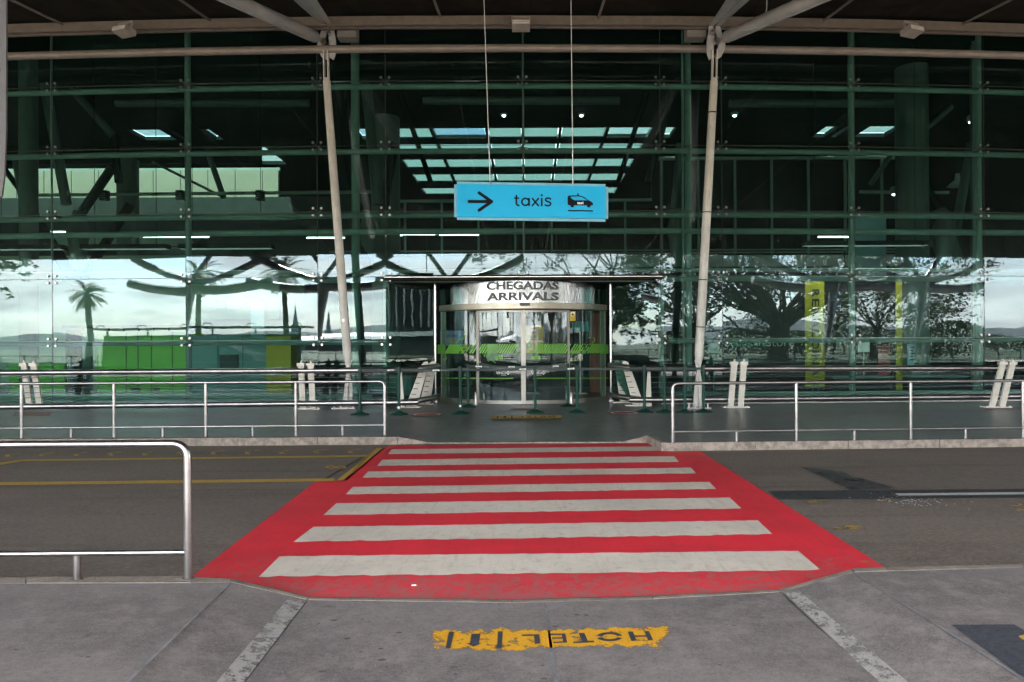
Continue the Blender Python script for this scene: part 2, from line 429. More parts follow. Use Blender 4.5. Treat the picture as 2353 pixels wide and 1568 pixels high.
sd = Vector((math.sin(R(SUN_AZ))*math.cos(R(SUN_EL)), math.cos(R(SUN_AZ))*math.cos(R(SUN_EL)), math.sin(R(SUN_EL))))
so.rotation_euler = sd.to_track_quat('Z', 'Y').to_euler(); so.location = sd * 60
scene.view_settings.view_transform = 'Standard'; scene.view_settings.look = 'None'
scene.view_settings.exposure = 4.3; scene.view_settings.gamma = 1
scene.cycles.max_bounces = 10; scene.cycles.diffuse_bounces = 4; scene.cycles.glossy_bounces = 4
scene.cycles.transparent_max_bounces = 24; scene.cycles.use_denoising = True
scene.cycles.sample_clamp_indirect = 6.0; scene.cycles.caustics_reflective = False; scene.cycles.caustics_refractive = False

ZR, ZL = -0.12, -0.105        # road level, lowered kerb level
#PART2
# ------------------------------------------------------------------ ground
struct(MB().poly([(-500,-500,-0.135),(500,-500,-0.135),(500,500,-0.135),(-500,500,-0.135)]).build('ground', ASPH))
def slab(name, m, top_pts):
    mb = MB(); mb.poly(top_pts); return struct(mb.build(name, m))
struct(MB().poly([(-60,2.5,ZR),(60,2.5,ZR),(60,12.5,ZR),(-60,12.5,ZR)]).build('road', ASPH))

# near pavement: level sides, two flares down to a lowered middle
kl0 = on(-700, 1343); kl1 = on(530, 1338); kc0 = on(706, 1379, ZL); kc1 = on(1176, 1385.5, ZL); kc2 = on(1500, 1377, ZL); kc3 = on(1793, 1361, ZL)
kr0 = on(1962, 1315.5); kr1 = on(2353, 1304); kr2 = kr1 + (kr1 - kr0) * 5
cl_b = on(180, 1680); wl_b = on(470, 1680, ZL); wr_b = on(2150, 1680, ZL); cr_b = on(2560, 1695)
YB = -3.0
def ext(a, b): t = (YB - a.y) / (b.y - a.y); return a + (b - a) * t
cl_e = ext(kl1, cl_b); wl_e = ext(kc0, wl_b); wr_e = ext(kc3, wr_b); cr_e = ext(kr0, cr_b)
np_ = MB()
np_.poly([kl0, kl1, cl_e, (-40, YB, 0), (-40, kl0.y, 0)])
np_.poly([kl1, kc0, wl_e, cl_e]); np_.poly([kc0, kc1, kc2, kc3, wr_e, wl_e]); np_.poly([kc3, kr0, cr_e, wr_e])
np_.poly([kr0, kr1, kr2, (40, kr2.y, 0), (40, YB, 0), cr_e])
np_.poly([(-40, YB, -0.13), (40, YB, -0.13), (40, YB, 0), (-40, YB, 0)])
# clip far out lines: keep the left and right pieces simple
for i in range(len(np_.v)):
    pass
struct(np_.build('near_pavement', NEARP))

# kerb stones, near side: top strip and face, each stone its own length
def kerbline(name, m, edge, inner, zb, joints=1.0):
    mb = MB()
    for (a, b), (c, d) in zip(zip(edge, edge[1:]), zip(inner, inner[1:])):
        n = max(1, round((b - a).length / joints))
        for k in range(n):
            t0 = k / n + (0.004 / max(0.2, (b-a).length)); t1 = (k + 1) / n - (0.004 / max(0.2, (b-a).length))
            e0, e1, i0, i1 = a.lerp(b, t0), a.lerp(b, t1), c.lerp(d, t0), c.lerp(d, t1)
            dz = Vector((0, 0, random.uniform(0.001, 0.006)))
            mb.hexa([Vector((q.x, q.y, zb)) for q in (e0, e1, i1, i0)], [q + dz for q in (e0, e1, i1, i0)])
    return struct(mb.build(name, m))
el = [on(-700, 1331), on(440, 1325.5), on(532, 1331), on(710, 1374.5, ZL), on(1176, 1379.5, ZL), on(1500, 1371.5, ZL), on(1789, 1356, ZL), on(1957, 1308), on(2036, 1304), on(2353, 1297)]
il = [kl0, on(440, 1340), kl1, kc0, kc1, kc2, kc3, kr0, on(2045, 1312), kr1]
el.append(el[-1] + (el[-1] - el[-2]) * 5); il.append(kr2 + Vector((0, 0, 0)))
kerbline('near_kerb', KERB_N, el, il, -0.14, 1.15)

# far pavement with its dropped kerb
fl0 = on(-900, 1013); fl1 = on(0, 1008.5); fl2 = on(917, 1002); fc0 = on(992, 1015.5, ZL); fc1 = on(1426, 1014, ZL); fr0 = on(1499, 999.5)
fr1 = on(1534, 1016); fr2 = on(2353, 1006); fr3 = fr2 + (fr2 - fr1) * 3
fp = MB()
ramp_l = on(945, 960); ramp_lc = on(1000, 975, -0.03)
fp.poly([(-60, fl0.y, 0), fl0, fl1, fl2, on(950, 950), (fl2.x, 17.6, 0), (-60, 17.6, 0)])
fp.poly([fl2, fc0, on(950, 950)])
fp.poly([fc0, fc1, on(1470, 948), on(950, 950)])
fp.poly([fc1, fr0, on(1470, 948)])
fp.poly([fr0, fr1, fr2, fr3, (60, fr3.y, 0), (60, 17.6, 0), (on(1470, 948).x, 17.6, 0), on(1470, 948)])
fp.poly([on(950, 950), on(1470, 948), (on(1470, 948).x, 17.6, 0), (fl2.x, 17.6, 0)])
fp.poly([(-60, 17.6, 0), (60, 17.6, 0), (60, 60, 0), (-60, 60, 0)])
fpo = struct(fp.build('far_pavement', TERR))
bm = bmesh.new(); bm.from_mesh(fpo.data); bmesh.ops.remove_doubles(bm, verts=bm.verts, dist=.002); bmesh.ops.recalc_face_normals(bm, faces=bm.faces)
for f in bm.faces: f.smooth = True
bm.to_mesh(fpo.data); bm.free()
def shift(p, y): return Vector((p.x, p.y - y, p.z))
fe = [fl0, fl1, fl2, fc0, fc1, fr0, fr1, fr2, fr3]
fo = [shift(fl0, .13), shift(fl1, .13), shift(fl2, .13), shift(fc0, .12), shift(fc1, .12), fr0 + Vector((-.10, -.10, 0)), fr1 + Vector((-.12, -.12, 0)), shift(fr2, .13), shift(fr3, .13)]
kerbline('far_kerb', KERB, fo, fe, -0.14, 1.35)

# ------------------------------------------------------------------ crossing
zc = ZR + 0.004
red_px = [(897, 1024), (1300, 1021), (1500, 1017.5), (1520, 1031), (1532, 1038), (1607.5, 1036.7), (2033, 1303), (1962, 1306), (1795, 1354), (1500, 1369), (1176, 1377.5),
          (712, 1372), (540, 1331), (441, 1325), (725, 1106.7), (787.5, 1104), (880, 1031)]
cw = MB().poly([on(x, y, zc) for x, y in red_px]).build('zebra_crossing', RED)
tag(cw, 'red painted zebra crossing with seven off-white stripes over the road', 'zebra crossing', kind='structure')
strip = [((900,1033),(1510.5,1026),(1518,1036),(891.7,1043.7)), ((878.6,1056.6),(1549,1048.6),(1560,1061.7),(866.6,1070.7)),
         ((846,1083.7),(1587.6,1075),(1600,1088),(832.6,1098)), ((811,1119),(1630,1107.6),(1645.5,1124),(794,1136.5)),
         ((772.6,1157),(1676.6,1143.6),(1704,1168.7),(743.6,1183.7)), ((720,1211),(1741.5,1196),(1775.5,1227.7),(675,1245)),
         ((642.6,1278.5),(1834,1266),(1885.5,1309.8),(595,1325.5))]
for q in strip:
    P = [on(x, y, zc + 0.004) for x, y in q]
    mb = MB(); n = 60
    top = [P[0].lerp(P[1], k/n) for k in range(n+1)]; bot = [P[3].lerp(P[2], k/n) for k in range(n+1)]
    top = [p + Vector((0, random.uniform(-.008, .008), 0)) for p in top]; bot = [p + Vector((0, random.uniform(-.014, .014), 0)) for p in bot]
    for k in range(n): mb.poly([bot[k], bot[k+1], top[k+1], top[k]])
    mb.build('white_stripe', WHITE, cw)

# yellow bay marking on the left lane, with hatching by the kerb
ym = MB(); zy = ZR + 0.004
def band(mb, a, b, c, d, z=zy): mb.poly([on(*a, z), on(*b, z), on(*c, z), on(*d, z)])
band(ym, (48,1056.5),(846,1045.8),(850,1050),(52,1060)); band(ym, (-300,1112),(766,1099.5),(772,1106),(-300,1118.5))
band(ym, (846.5,1045.5),(866,1030),(879,1030),(789,1104.5)) ; band(ym, (773,1104.8),(846,1046.5),(850,1047.5),(788,1105))
band(ym, (-40,1069),(47,1056.5),(51.5,1060),(-40,1075))
yo = ym.build('bay_marking', YEL_L); struct(yo)
hm = MB()
for i in range(14):
    x = 870 - 78.6*i*1.0; y0 = 1034.5 + 0.95*i
    if i == 0: continue
    x = 878 - 78.6*i
    hm.poly([on(x, y0+5.5, zy), on(x+13, y0+5.3, zy), on(x+7, y0, zy), on(x-2, y0+.3, zy)])
    hm.poly([on(x-2.2, y0+0.1, zy), on(x+7, y0-.3, zy), on(x+36, y0-4, zy), on(x+27, y0-4, zy)])
struct(hm.build('kerb_hatching', decal('faint_yellow', (0.40, 0.26, 0.05), 0.47, 0.05, 9, False)))
num = MB()
for cx_ in (760, 783):
    pts = [(cx_ + 12.5*math.cos(2*math.pi*k/20), 1073.5 + 3.3*math.sin(2*math.pi*k/20)) for k in range(20)]
    inn = [(cx_ + 7.5*math.cos(2*math.pi*k/20), 1073.5 + 1.5*math.sin(2*math.pi*k/20)) for k in range(20)]
    zz = zy + (0.001 if cx_ > 770 else 0)
    for k in range(20):
        j = (k+1) % 20; num.poly([on(*pts[k], zz), on(*pts[j], zz), on(*inn[j], zz), on(*inn[k], zz)])
struct(num.build('bay_number', YEL_L))
db = MB(); band(db, (790,1105),(880,1030.5),(884,1030.5),(796,1105), zy); band(db, (744,1100.5),(832,1049),(838,1048.7),(752,1100.5), zy)
struct(db.build('bay_marking_border', asphalt('tar_dark', (0.038,0.039,0.043), (0.024,0.025,0.029), (0.055,0.054,0.054), 0.3)))
TAR = MATS['tar_dark']
tp = MB(); z1 = ZR + 0.004
band(tp, (1765,1128),(2600,1122),(2600,1141),(1790,1148), z1)
struct(tp.build('tar_seam', decal('tar_worn', (0.030, 0.031, 0.036), 0.40, 0.07, 5, False)))
tq = MB(); band(tq, (1840,1074),(1935,1082),(2005,1124),(1955,1126), z1); band(tq, (1922,1100),(1975,1098),(2060,1121),(1995,1124), z1+.002)
struct(tq.build('tar_patch', decal('tar_faint', (0.040, 0.040, 0.044), 0.46, 0.10, 4, False)))
wl = MB(); band(wl, (2056,1134.3),(2700,1127.5),(2700,1132.5),(2066,1139.2), z1+.004)
struct(wl.build('lane_line', basic('lane_white', (0.5, 0.5, 0.49), 0.6, 0, 0.3, 20)))
sp = MB()
for i in range(130):
    x = random.gauss(2090, 55); y = random.gauss(1151, 6) + (x-2090)*0.06
    s = random.uniform(.003, .012); c = on(x, y, z1+.001+random.random()*.002); a = random.random()*3
    sp.poly([c + Vector((s*math.cos(a+t)*random.uniform(.6,1.4), s*math.sin(a+t), 0)) for t in (0, 1.4, 2.9, 4.4)])
struct(sp.build('paint_spatter', SIGNWHITE))
yb = MB()
for (x, y, a, b) in ((1955,1212,26,5),(1925,1214,14,3),(2030,1150,9,3),(1870,1154,20,3),(2335,1160,14,5),(2345,1172,10,3),(1990,1290,12,2)):
    yb.poly([on(x + a*math.cos(t*.7), y + b*math.sin(t*.7)*random.uniform(.5,1.1), z1+.001) for t in range(9)])
struct(yb.build('faded_yellow_mark', decal('old_yellow', (0.34, 0.21, 0.05), 0.50, 0.04, 10, False)))

# near pavement markings: two worn white lines, joints, dark square, HOTEL patch
def uvquad(name, P, m, parent=None, sub=1):
    me = bpy.data.meshes.new(name); me.from_pydata([tuple(p) for p in P], [], [(0,1,2,3)])
    uv = me.uv_layers.new(name='UVMap')
    for i, c in enumerate(((0,0),(1,0),(1,1),(0,1))): uv.data[i].uv = c
    me.materials.append(m); return link(name, me, parent)
WORN = decal('worn_white', (0.31, 0.29, 0.275), 0.475, 0.09, 15, False)
def flare_pt(x, y, A, B, C):      # pixel onto the plane through A, B, C
    d = ray(x, y); n = (B - A).cross(C - A); o = Vector((0, 0, CAM_H))
    t = n.dot(A - o) / n.dot(d); return o + d*t + Vector((0, 0, 0.004))
LF = (kl1, kc0, wl_e); RF = (kc3, kr0, cr_e)
for q, pl in ((((660,1380),(703,1383),(462,1700),(385,1700)), LF), (((1803,1364),(1838,1361),(2243,1700),(2156,1700)), RF)):
    uvquad('worn_white_line', [flare_pt(x, y, *pl) for x, y in q], WORN)['kind'] = 'structure'
JO = basic('joint_grey', (0.21, 0.215, 0.225), 0.7, 0, 0.5, 8); JD = basic('joint_dark', (0.05, 0.05, 0.055), 0.8, 0, 0.5, 8)
jm = MB(); z0 = 0.004
jm.poly([on(1250.5,1385.5,ZL+z0), on(1254.5,1385.5,ZL+z0), on(1283,1580,ZL+z0), on(1274,1580,ZL+z0)])
jm.poly([on(526,1341,z0), on(529,1341,z0), on(284,1580,z0), on(274,1580,z0)]); jm.poly([on(1966,1320,z0), on(1969,1320,z0), on(2388,1580,z0), on(2378,1580,z0)])
struct(jm.build('pavement_joint', JO))
jd = MB()
jd.poly([flare_pt(704,1383,*LF), flare_pt(706,1383,*LF), flare_pt(556,1580,*LF), flare_pt(552,1580,*LF)])
jd.poly([flare_pt(1797,1366,*RF), flare_pt(1800,1366,*RF), flare_pt(2026,1580,*RF), flare_pt(2019,1580,*RF)])
struct(jd.build('pavement_crack', JD))
ds = MB().poly([on(2187,1436,z0), on(2330,1435,z0), on(2700,1640,z0), on(2580,1720,z0)])
struct(ds.build('painted_square', asphalt('dark_blue_paint', (0.042,0.045,0.055), (0.034,0.036,0.046), (0.052,0.055,0.065), 0.3)))
struct(MB().poly([on(2340,1462,z0+.003), on(2352,1459,z0+.003), on(2380,1470,z0+.003), on(2350,1470,z0+.003)]).build('yellow_edge_mark', YEL_L))
st = MB()
for i in range(46):
    x = random.uniform(0, 2353); y = random.uniform(1395, 1560)
    zz = ZL if 720 < x < 1780 else (0.0 if (x < 250 or x > 2300 or (x < 480 and y < 1400)) else None)
    if zz is None: continue
    c = on(x, y, zz + .002 + i*2e-5); s = random.uniform(.006, .02)
    st.poly([c + Vector((s*1.3*math.cos(t*.785)*random.uniform(.7,1.2), s*.8*math.sin(t*.785)*random.uniform(.7,1.2), 0)) for t in range(8)])
struct(st.build('gum_spots', basic('gum_dark', (0.085, 0.077, 0.076), 0.7, 0, 0.4, 20)))
# HOTEL mark, near: pixel coordinates of an enlarged crop
def hz(x, y, z=0.0): return on((1050 + x/3.512)/1.088, (1540 + y/3.512)/1.088, ZL + 0.004 + z)
hp = []
n = 40
me = bpy.data.meshes.new('yellow_patch'); vs = []; fs = []; uvs = []
for i in range(n + 1):
    x = 70 + (2225 - 70)*i/n; t = i/n
    yt = 95 - 32*t; ybm = 345 - 48*t
    if i == n: yt += 40
    vs += [hz(x, yt), hz(x, ybm)]
for i in range(n): fs.append((2*i+1, 2*i+3, 2*i+2, 2*i))
me.from_pydata([tuple(v) for v in vs], [], fs); uv = me.uv_layers.new(name='UVMap')
for p in me.polygons:
    for li in p.loop_indices:
        vi = me.loops[li].vertex_index; uv.data[li].uv = ((vi//2)/n, vi % 2)
me.materials.append(decal('hotel_yellow', (0.68, 0.34, 0.018), 0.445, 0.03, 10, True))
hot = thing('hotel_floor_mark', 'flaking yellow floor mark reading HOTEL upside down on the near pavement', 'floor marking', hz(1140, 200))
link('yellow_patch', me, hot)
HINK = basic('floor_ink', (0.042, 0.047, 0.062), 0.7, 0, 0.4, 25)
def hletters(name, polys, parent, f, lift=0.003):
    mb = MB()
    for i, pl in enumerate(polys): mb.poly([f(x, y, lift + i*0.0004) for x, y in pl])
    return mb.build(name, HINK, parent)
GL = {
 'H': [[(1825,140),(1870,137),(1900,218),(1856,222)], [(1968,135),(2008,133),(2048,214),(2005,217)], [(1884,172),(1986,170),(1990,182),(1888,184)]],
 'T': [[(1392,150),(1443,150),(1474,222),(1424,224)], [(1345,226),(1527,218),(1530,232),(1347,240)]],
 'E': [[(1243,155),(1276,155),(1292,235),(1258,236)], [(1140,157),(1242,155),(1244,168),(1146,170)], [(1158,190),(1250,188),(1252,200),(1160,202)], [(1170,228),(1257,224),(1258,236),(1172,240)]],
 'L': [[(1000,162),(1047,162),(1055,242),(1008,246)], [(893,164),(999,162),(1001,176),(895,178)]],
 'bar': [[(684,136),(726,136),(716,282),(676,282)]], 'line': [[(254,142),(299,140),(266,286),(224,286)]],
 'arrow': [[(452,158),(530,157),(518,238),(438,238)], [(405,239),(542,239),(470,270)]]}
for nm, pl in GL.items():
    hletters({'bar': 'bar_symbol', 'line': 'bar_symbol', 'arrow': 'arrow_symbol'}.get(nm, 'letter'), pl, hot, hz)
ring = MB()
for a0, a1 in ((0.25, math.pi-.25), (math.pi+.25, 2*math.pi-.25)):
    for k in range(14):
        t0 = a0 + (a1-a0)*k/14; t1 = a0 + (a1-a0)*(k+1)/14
        ring.poly([hz(1665+115*math.cos(t0), 183+40*math.sin(t0), .003), hz(1665+115*math.cos(t1), 183+40*math.sin(t1), .003), hz(1668+66*math.cos(t1), 183+22*math.sin(t1), .003), hz(1668+66*math.cos(t0), 183+22*math.sin(t0), .003)])
ring.build('letter', HINK, hot)
# HOTEL mark by the door
def hd(x, y, z=0.0): return on((1080 + x/5.8825)/1.088, (980 + y/5.8825)/1.088, 0.004 + z)
hot2 = thing('hotel_floor_mark', 'long yellow HOTEL sticker with rounded end on the floor outside the glass doors', 'floor marking', hd(1390, 368))
pts = [(876,345),(1860,342)] + [(1875+28*math.cos(t), 366+24*math.sin(t)) for t in (-1.2,-.6,0,.6,1.2)] + [(1860,391),(876,392)]
MB().poly([hd(x, y) for x, y in pts][::-1]).build('yellow_patch', TYEL, hot2)
def sc(pl): return [[(876 + (x-70)/(2225-70)*1025, 342 + (y-105)/(280-105)*46) for x, y in p] for p in pl]
for nm, pl in GL.items():
    hletters({'bar': 'bar_symbol', 'line': 'bar_symbol', 'arrow': 'arrow_symbol'}.get(nm, 'letter'), sc(pl), hot2, hd, .002)
ring = MB()
for k in range(16):
    t0 = 2*math.pi*k/16; t1 = 2*math.pi*(k+1)/16
    ring.poly([hd(1634+44*math.cos(t0), 366+12*math.sin(t0), .002), hd(1634+44*math.cos(t1), 366+12*math.sin(t1), .002), hd(1634+28*math.cos(t1), 366+6*math.sin(t1), .002), hd(1634+28*math.cos(t0), 366+6*math.sin(t0), .002)])
ring.build('letter', HINK, hot2)
# red distance stickers
for i, (x0, x1, y0, y1, lab) in enumerate(((944,1017,949,955.5,'red rectangular floor sticker left of the yellow HOTEL sticker by the doors'),
        (1398,1470,945.5,951.5,'red rectangular floor sticker at the foot of the right-hand queue post row'),
        (1172,1230,938,943,'faded pink floor sticker right at the threshold of the glass doors'),
        (28,118,947,956,'faint red floor sticker below the leftmost pair of slanted rail posts'),
        (2262,2345,936,943,'faint red floor sticker before the glass at the far right of the front'))):
    s = thing('floor_sticker', lab, 'floor sticker', on((x0+x1)/2, (y0+y1)/2, .004), 'red distance stickers on the floor')
    m = REDST if i < 2 else MATS.get('red_faint') or basic('red_faint', (0.26, 0.12, 0.11), 0.5, 0, 0.4, 9)
    dx = 6
    MB().poly([on(x0,y1,.004), on(x1-dx*.5,y1,.004), on(x1,y0,.004), on(x0+dx,y0,.004)]).build('sheet', m, s)
    rg = MB(); c = on((x0+x1)/2+1, (y0+y1)/2, .006); rx = .30 if i != 3 else .3; ry = .27
    for k in range(24):
        t0, t1 = 2*math.pi*k/24, 2*math.pi*(k+1)/24
        rg.poly([c + Vector((r*math.cos(t)*rx, r*math.sin(t)*ry, 0)) for r, t in ((1,t0),(1,t1),(.8,t1),(.8,t0))])
    rg.build('white_ring', SIGNWHITE if i < 2 else basic('faint_white', (0.34,0.31,0.30), .6), s)
cb = on(950, 1347.5, zc+.002)
b = MB().tube([cb + Vector((-.012, 0, .006)), cb + Vector((.014, .004, .006))], .004, 8).build('cigarette_butt', SIGNWHITE)
tag(b, 'tiny cigarette butt lying on the red paint at the near edge of the crossing', 'litter')
MB().tube([cb + Vector((.0145, .004, .006)), cb + Vector((.024, .0055, .006))], .0042, 8).build('filter', TYEL, b)
# ------------------------------------------------------------------ terminal front
SEAM_PX = [120, 427, 730, 887, 1202, 1518, 1660, 1965, 2262]
SX = [onfa(x, 640).x for x in SEAM_PX]
bay = 3.2
LX = [SX[0] - bay*k for k in range(5, 0, -1)] + SX + [SX[-1] + bay*k for k in range(1, 6)]
def fpt(X, z, off=0.0): return Vector((X, FA(X) + off, z))
ZROW = [0.02, 1.56, 3.11, 4.69, 6.28, 7.84, 9.42]
bld = thing('terminal_building', 'dark green glass fronted terminal hall with round steel transoms and curved entrance', 'building', (0, 20, 0))
i_l, i_r = LX.index(SX[3]), LX.index(SX[5])
def pane(a, b, z0, z1, m, name='glass_pane', parent=None, g=0.007, th=0.012):
    d = (b - a).normalized(); a = a + d*g; b = b - d*g; nrm = Vector((d.y, -d.x, 0)).normalized()*th
    mb = MB(); lo = [a, b, b - nrm, a - nrm]
    # no two panes hang quite plumb
    o0, o1, o2 = (random.uniform(-.0035, .0035) for _ in range(3))
    dn = nrm.normalized(); off = [(o0, o1), (o2, o1 + o2 - o0), (o2, o1 + o2 - o0), (o0, o1)]
    mb.hexa([Vector((q.x, q.y, z0 + g)) + dn*k[0] for q, k in zip(lo, off)], [Vector((q.x, q.y, z1 - g)) + dn*k[1] for q, k in zip(lo, off)])
    return mb.build(name, m, parent)
for i in range(len(LX) - 1):
    for r in range(6):
        if r < 2 and i_l <= i < i_r: continue
        pane(fpt(LX[i], 0), fpt(LX[i+1], 0), ZROW[r], ZROW[r+1], GLASS, parent=bld)
# glass holding spiders: four bolt heads and the cross arm behind
for i in range(2, len(LX) - 2):
    for r in range(1, 6):
        X = LX[i]; z = ZROW[r]
        if r == 1 and i_l < i < i_r: continue
        mb = MB(); c = fpt(X, z); tx = Vector((1, .01 + .006*X, 0)).normalized(); ny = Vector((tx.y, -tx.x, 0)).normalized()
        for sx in (-1, 1):
            for szz in (-1, 1):
                if r == 2 and szz < 0 and i_l < i < i_r: continue
                h = c + tx*(.10*sx) + Vector((0, 0, .085*szz))
                mb.tube([h - ny*.03, h + ny*.004, h + ny*.010, h + ny*.028], [.016, .016, .033, .027], 12)
                mb.tube([c - ny*.11, h - ny*.03], .011, 6)
        mb.tube([c - ny*.09, c - ny*.30], .028, 8)
        mb.build('glass_spider', STEEL, bld, True)
def curve_tube(name, z, off, r, m=INSTEEL, xs=None, parent=bld):
    return MB().tube([fpt(X, z, off) for X in (xs or LX)], r, 14).build(name, m, parent, True)
for z in (7.84, 6.24, 4.66, 3.07, 1.53): 
    if z == 1.53:
        curve_tube('transom_tube', z, .36, .065, xs=[LX[0]] + LX[1:i_l] + [LX[i_l]-.25]); curve_tube('transom_tube', z, .36, .065, xs=[LX[i_r]+.25] + LX[i_r+1:])
    else: curve_tube('transom_tube', z, .36, .068)
curve_tube('bottom_tube', .16, .45, .085, xs=LX[:i_l] + [LX[i_l]-.45]); curve_tube('bottom_tube', .16, .45, .085, xs=[LX[i_r]+.25] + LX[i_r+1:])
curve_tube('rear_transom_tube', 4.35, .95, .075)
curve_tube('rear_transom_tube', 3.33, .8, .05)
for px_, wd, dd in ((433, .15, .6), (1957, .15, .6), (818, .21, 1.1), (1582, .16, 1.0), (1570, .06, .8), (1204, .045, .5), (2250, .14, .8), (120, .05, .5), (2240, .1, 1.3)):
    p = onfa(px_, 600, dd); MB().tube([(p.x, p.y, 0.0), (p.x, p.y, 9.6)], wd/2, 12).build('mullion_post', INSTEEL, bld, True)
# dark seal lines between panes
sm = MB()
for i in range(1, len(LX) - 1):
    a = fpt(LX[i], 0, .003); z0 = 3.11 if i_l < i < i_r else .02
    sm.box(a.x-.006, a.x+.006, a.y, a.y+.006, z0, 9.4)
for z in ZROW[1:6]:
    for i in range(len(LX) - 1):
        if z < 3 and i_l <= i < i_r: continue
        a = fpt(LX[i], z, .003); b = fpt(LX[i+1], z, .003)
        sm.obox(a, b, .006, .012)
sm.build('silicone_seal', RUBBER, bld)
sb = MB()
for i in range(len(LX)-1):
    if i_l <= i < i_r: continue
    sb.obox(fpt(LX[i], .012, .0), fpt(LX[i+1], .012, .0), .07, .024)
sb.build('floor_channel', STEEL, bld)

# hall interior shell
HZ = 9.55
ce = MB()
def cbox(x0, x1, y0, y1, z=HZ): ce.box(x0, x1, y0, y1, z, z + .15)
cbox(-32, 32, 16.0, 25.6)
SKL, SKR = -5.45, 4.75
rows = [(25.6, 26.85), (27.65, 28.95), (29.95, 31.4), (32.6, 34.1), (35.5, 37.0)]
for a, b in zip([r[1] for r in rows], [r[0] for r in rows[1:]] + [46]): cbox(SKL, SKR, a, b)
cbox(-32, SKL, 26.9, 27.95); cbox(-10.7, SKL, 27.95, 46); cbox(-32, -10.7, 30.6, 46); cbox(SKR, 32, 26.9, 46)
for x0, x1 in ((-32, -15.0), (-13.75, -13.5), (-13.3, -12.2), (-11.9, SKL - 1.0), (SKL-.35, SKL)): cbox(x0, x1, 25.6, 26.9)
for x0, x1 in ((SKR, SKR+.35), (SKR + .9, 11.25), (11.75, 12.0), (12.2, 12.9), (14.1, 32)): cbox(x0, x1, 25.6, 26.9)
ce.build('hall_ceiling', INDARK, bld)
# roof glazing frames and frosted panes of the skylight
FROST = newmat('frosted_glass')
m, nt, out = FROST
tl = N(nt, 'ShaderNodeBsdfTranslucent'); tl.inputs[0].default_value = (.15, .185, .19, 1)
tr = N(nt, 'ShaderNodeBsdfTransparent'); tr.inputs[0].default_value = (.10, .125, .13, 1)
mx = N(nt, 'ShaderNodeMixShader'); mx.inputs[0].default_value = .2
L(nt, tl.outputs[0], mx.inputs[1]); L(nt, tr.outputs[0], mx.inputs[2]); L(nt, mx.outputs[0], out.inputs[0]); FROST = m
CLEARP, nt, out = newmat('roof_glass')
tr = N(nt, 'ShaderNodeBsdfTransparent'); tr.inputs[0].default_value = (.30, .33, .33, 1); L(nt, tr.outputs[0], out.inputs[0])
for x0, x1, y0, y1 in ((-15.0, -11.9, 25.6, 26.9), (SKL-1, SKL-.3, 25.6, 26.9), (SKR+.3, SKR+.95, 25.6, 26.9), (11.2, 14.15, 25.6, 26.9)):
    MB().box(x0, x1, y0, y1, HZ+.16, HZ+.18).build('skylight_pane', CLEARP, bld)
MB().box(-32, -10.7, 27.9, 30.7, HZ+.16, HZ+.18).build('skylight_pane', CLEARP, bld)  # unseen roof slot, added to light the cream parapet
for k, (a, b) in enumerate(rows):
    xs = [SKL, SKL + 1.9, SKL + 2.1, -1.55, .98, SKR - 2.1, SKR - 1.9, SKR]
    for x0, x1 in zip([SKL, -3.55, -1.45, -.1, 1.35, 3.1], [-3.6, -1.55, -.16, 1.25, 3.05, SKR]):
        MB().box(x0 + .03, x1 - .03, a, b, HZ + .06, HZ + .08).build('skylight_pane', CLEARP if k == 0 and x0 in (-3.55, 3.1) else FROST, bld)
    fr = MB()
    for x in (-3.58, -1.5, -.13, 1.3, 3.08): fr.box(x - .05, x + .05, a, b, HZ - .05, HZ + .16)
    fr.build('skylight_bar', INDARK, bld)
wl_ = MB(); wl_.box(-32, 32, 45.8, 46, 0, HZ); wl_.box(-32.2, -32, 16, 46, 0, HZ); wl_.box(32, 32.2, 16, 46, 0, HZ)
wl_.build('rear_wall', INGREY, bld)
# upper cream parapet on the left, and the beam added to hide the roof slot that lights it
MB().box(-24, -10.9, 30.0, 30.2, 7.95, 9.15).build('cream_parapet', basic('cream_wall', (.46,.41,.33), .7, 0, .12, .6), bld)
mb = MB()
for k in range(11): mb.box(-23.6+k*1.2, -23.58+k*1.2, 29.985, 30.0, 7.95, 9.15)
mb.build('parapet_joints', INGREY, bld)
MB().box(-24, -10.9, 30.2, 30.35, 9.15, 9.3).build('parapet_rail', INSTEEL, bld)
MB().box(-24, -10.8, 27.7, 27.94, 8.85, HZ).build('slot_screen_beam', INDARK, bld)
MB().box(-30, -7.4, 24.0, 29.9, 4.55, 4.95).build('gallery_floor', INGREY, bld)
MB().box(-30, -7.4, 29.95, 30.0, 4.95, 7.95).build('gallery_wall', INGREY, bld)
MB().box(-20.2, -14.6, 29.0, 29.9, 4.95, 6.1).build('gallery_counter', INPALE, bld)
# glazed offices at the back, centre and right
of = MB(); of.box(-5.6, 4.85, 26.5, 26.7, 4.9, 7.0); of.box(4.85, 14.6, 26.5, 26.7, 4.9, 8.6); of.build('office_front', basic('office_glass_dark', (0.012, 0.015, 0.016), 0.5, 0, 0.2, 1, spec=0.03), bld)
om = MB()
for k in range(15): 
    X = -4.4 + 1.42*k - .3; om.box(X-.035, X+.035, 26.38, 26.5, 4.9, 6.95 if X < 4.85 else 8.55)
om.box(-5.6, 4.85, 26.36, 26.5, 6.95, 7.05); om.box(4.85, 14.6, 26.36, 26.5, 8.55, 8.65); om.build('office_mullions', INSTEEL, bld)
MB().box(-7.4, 14.6, 25.6, 26.36, 4.2, 4.75).build('office_ledge', INSTEEL, bld)
gr = MB()
for z in (5.15, 5.05): gr.tube([(-7.4, 25.62, z-.2), (14.6, 25.62, z-.2)], .03, 6)
gr.build('ledge_rail', INSTEEL, bld)
MB().box(-7.4, 30, 24.4, 46, 3.95, 4.19).build('gallery_floor', INDARK, bld)
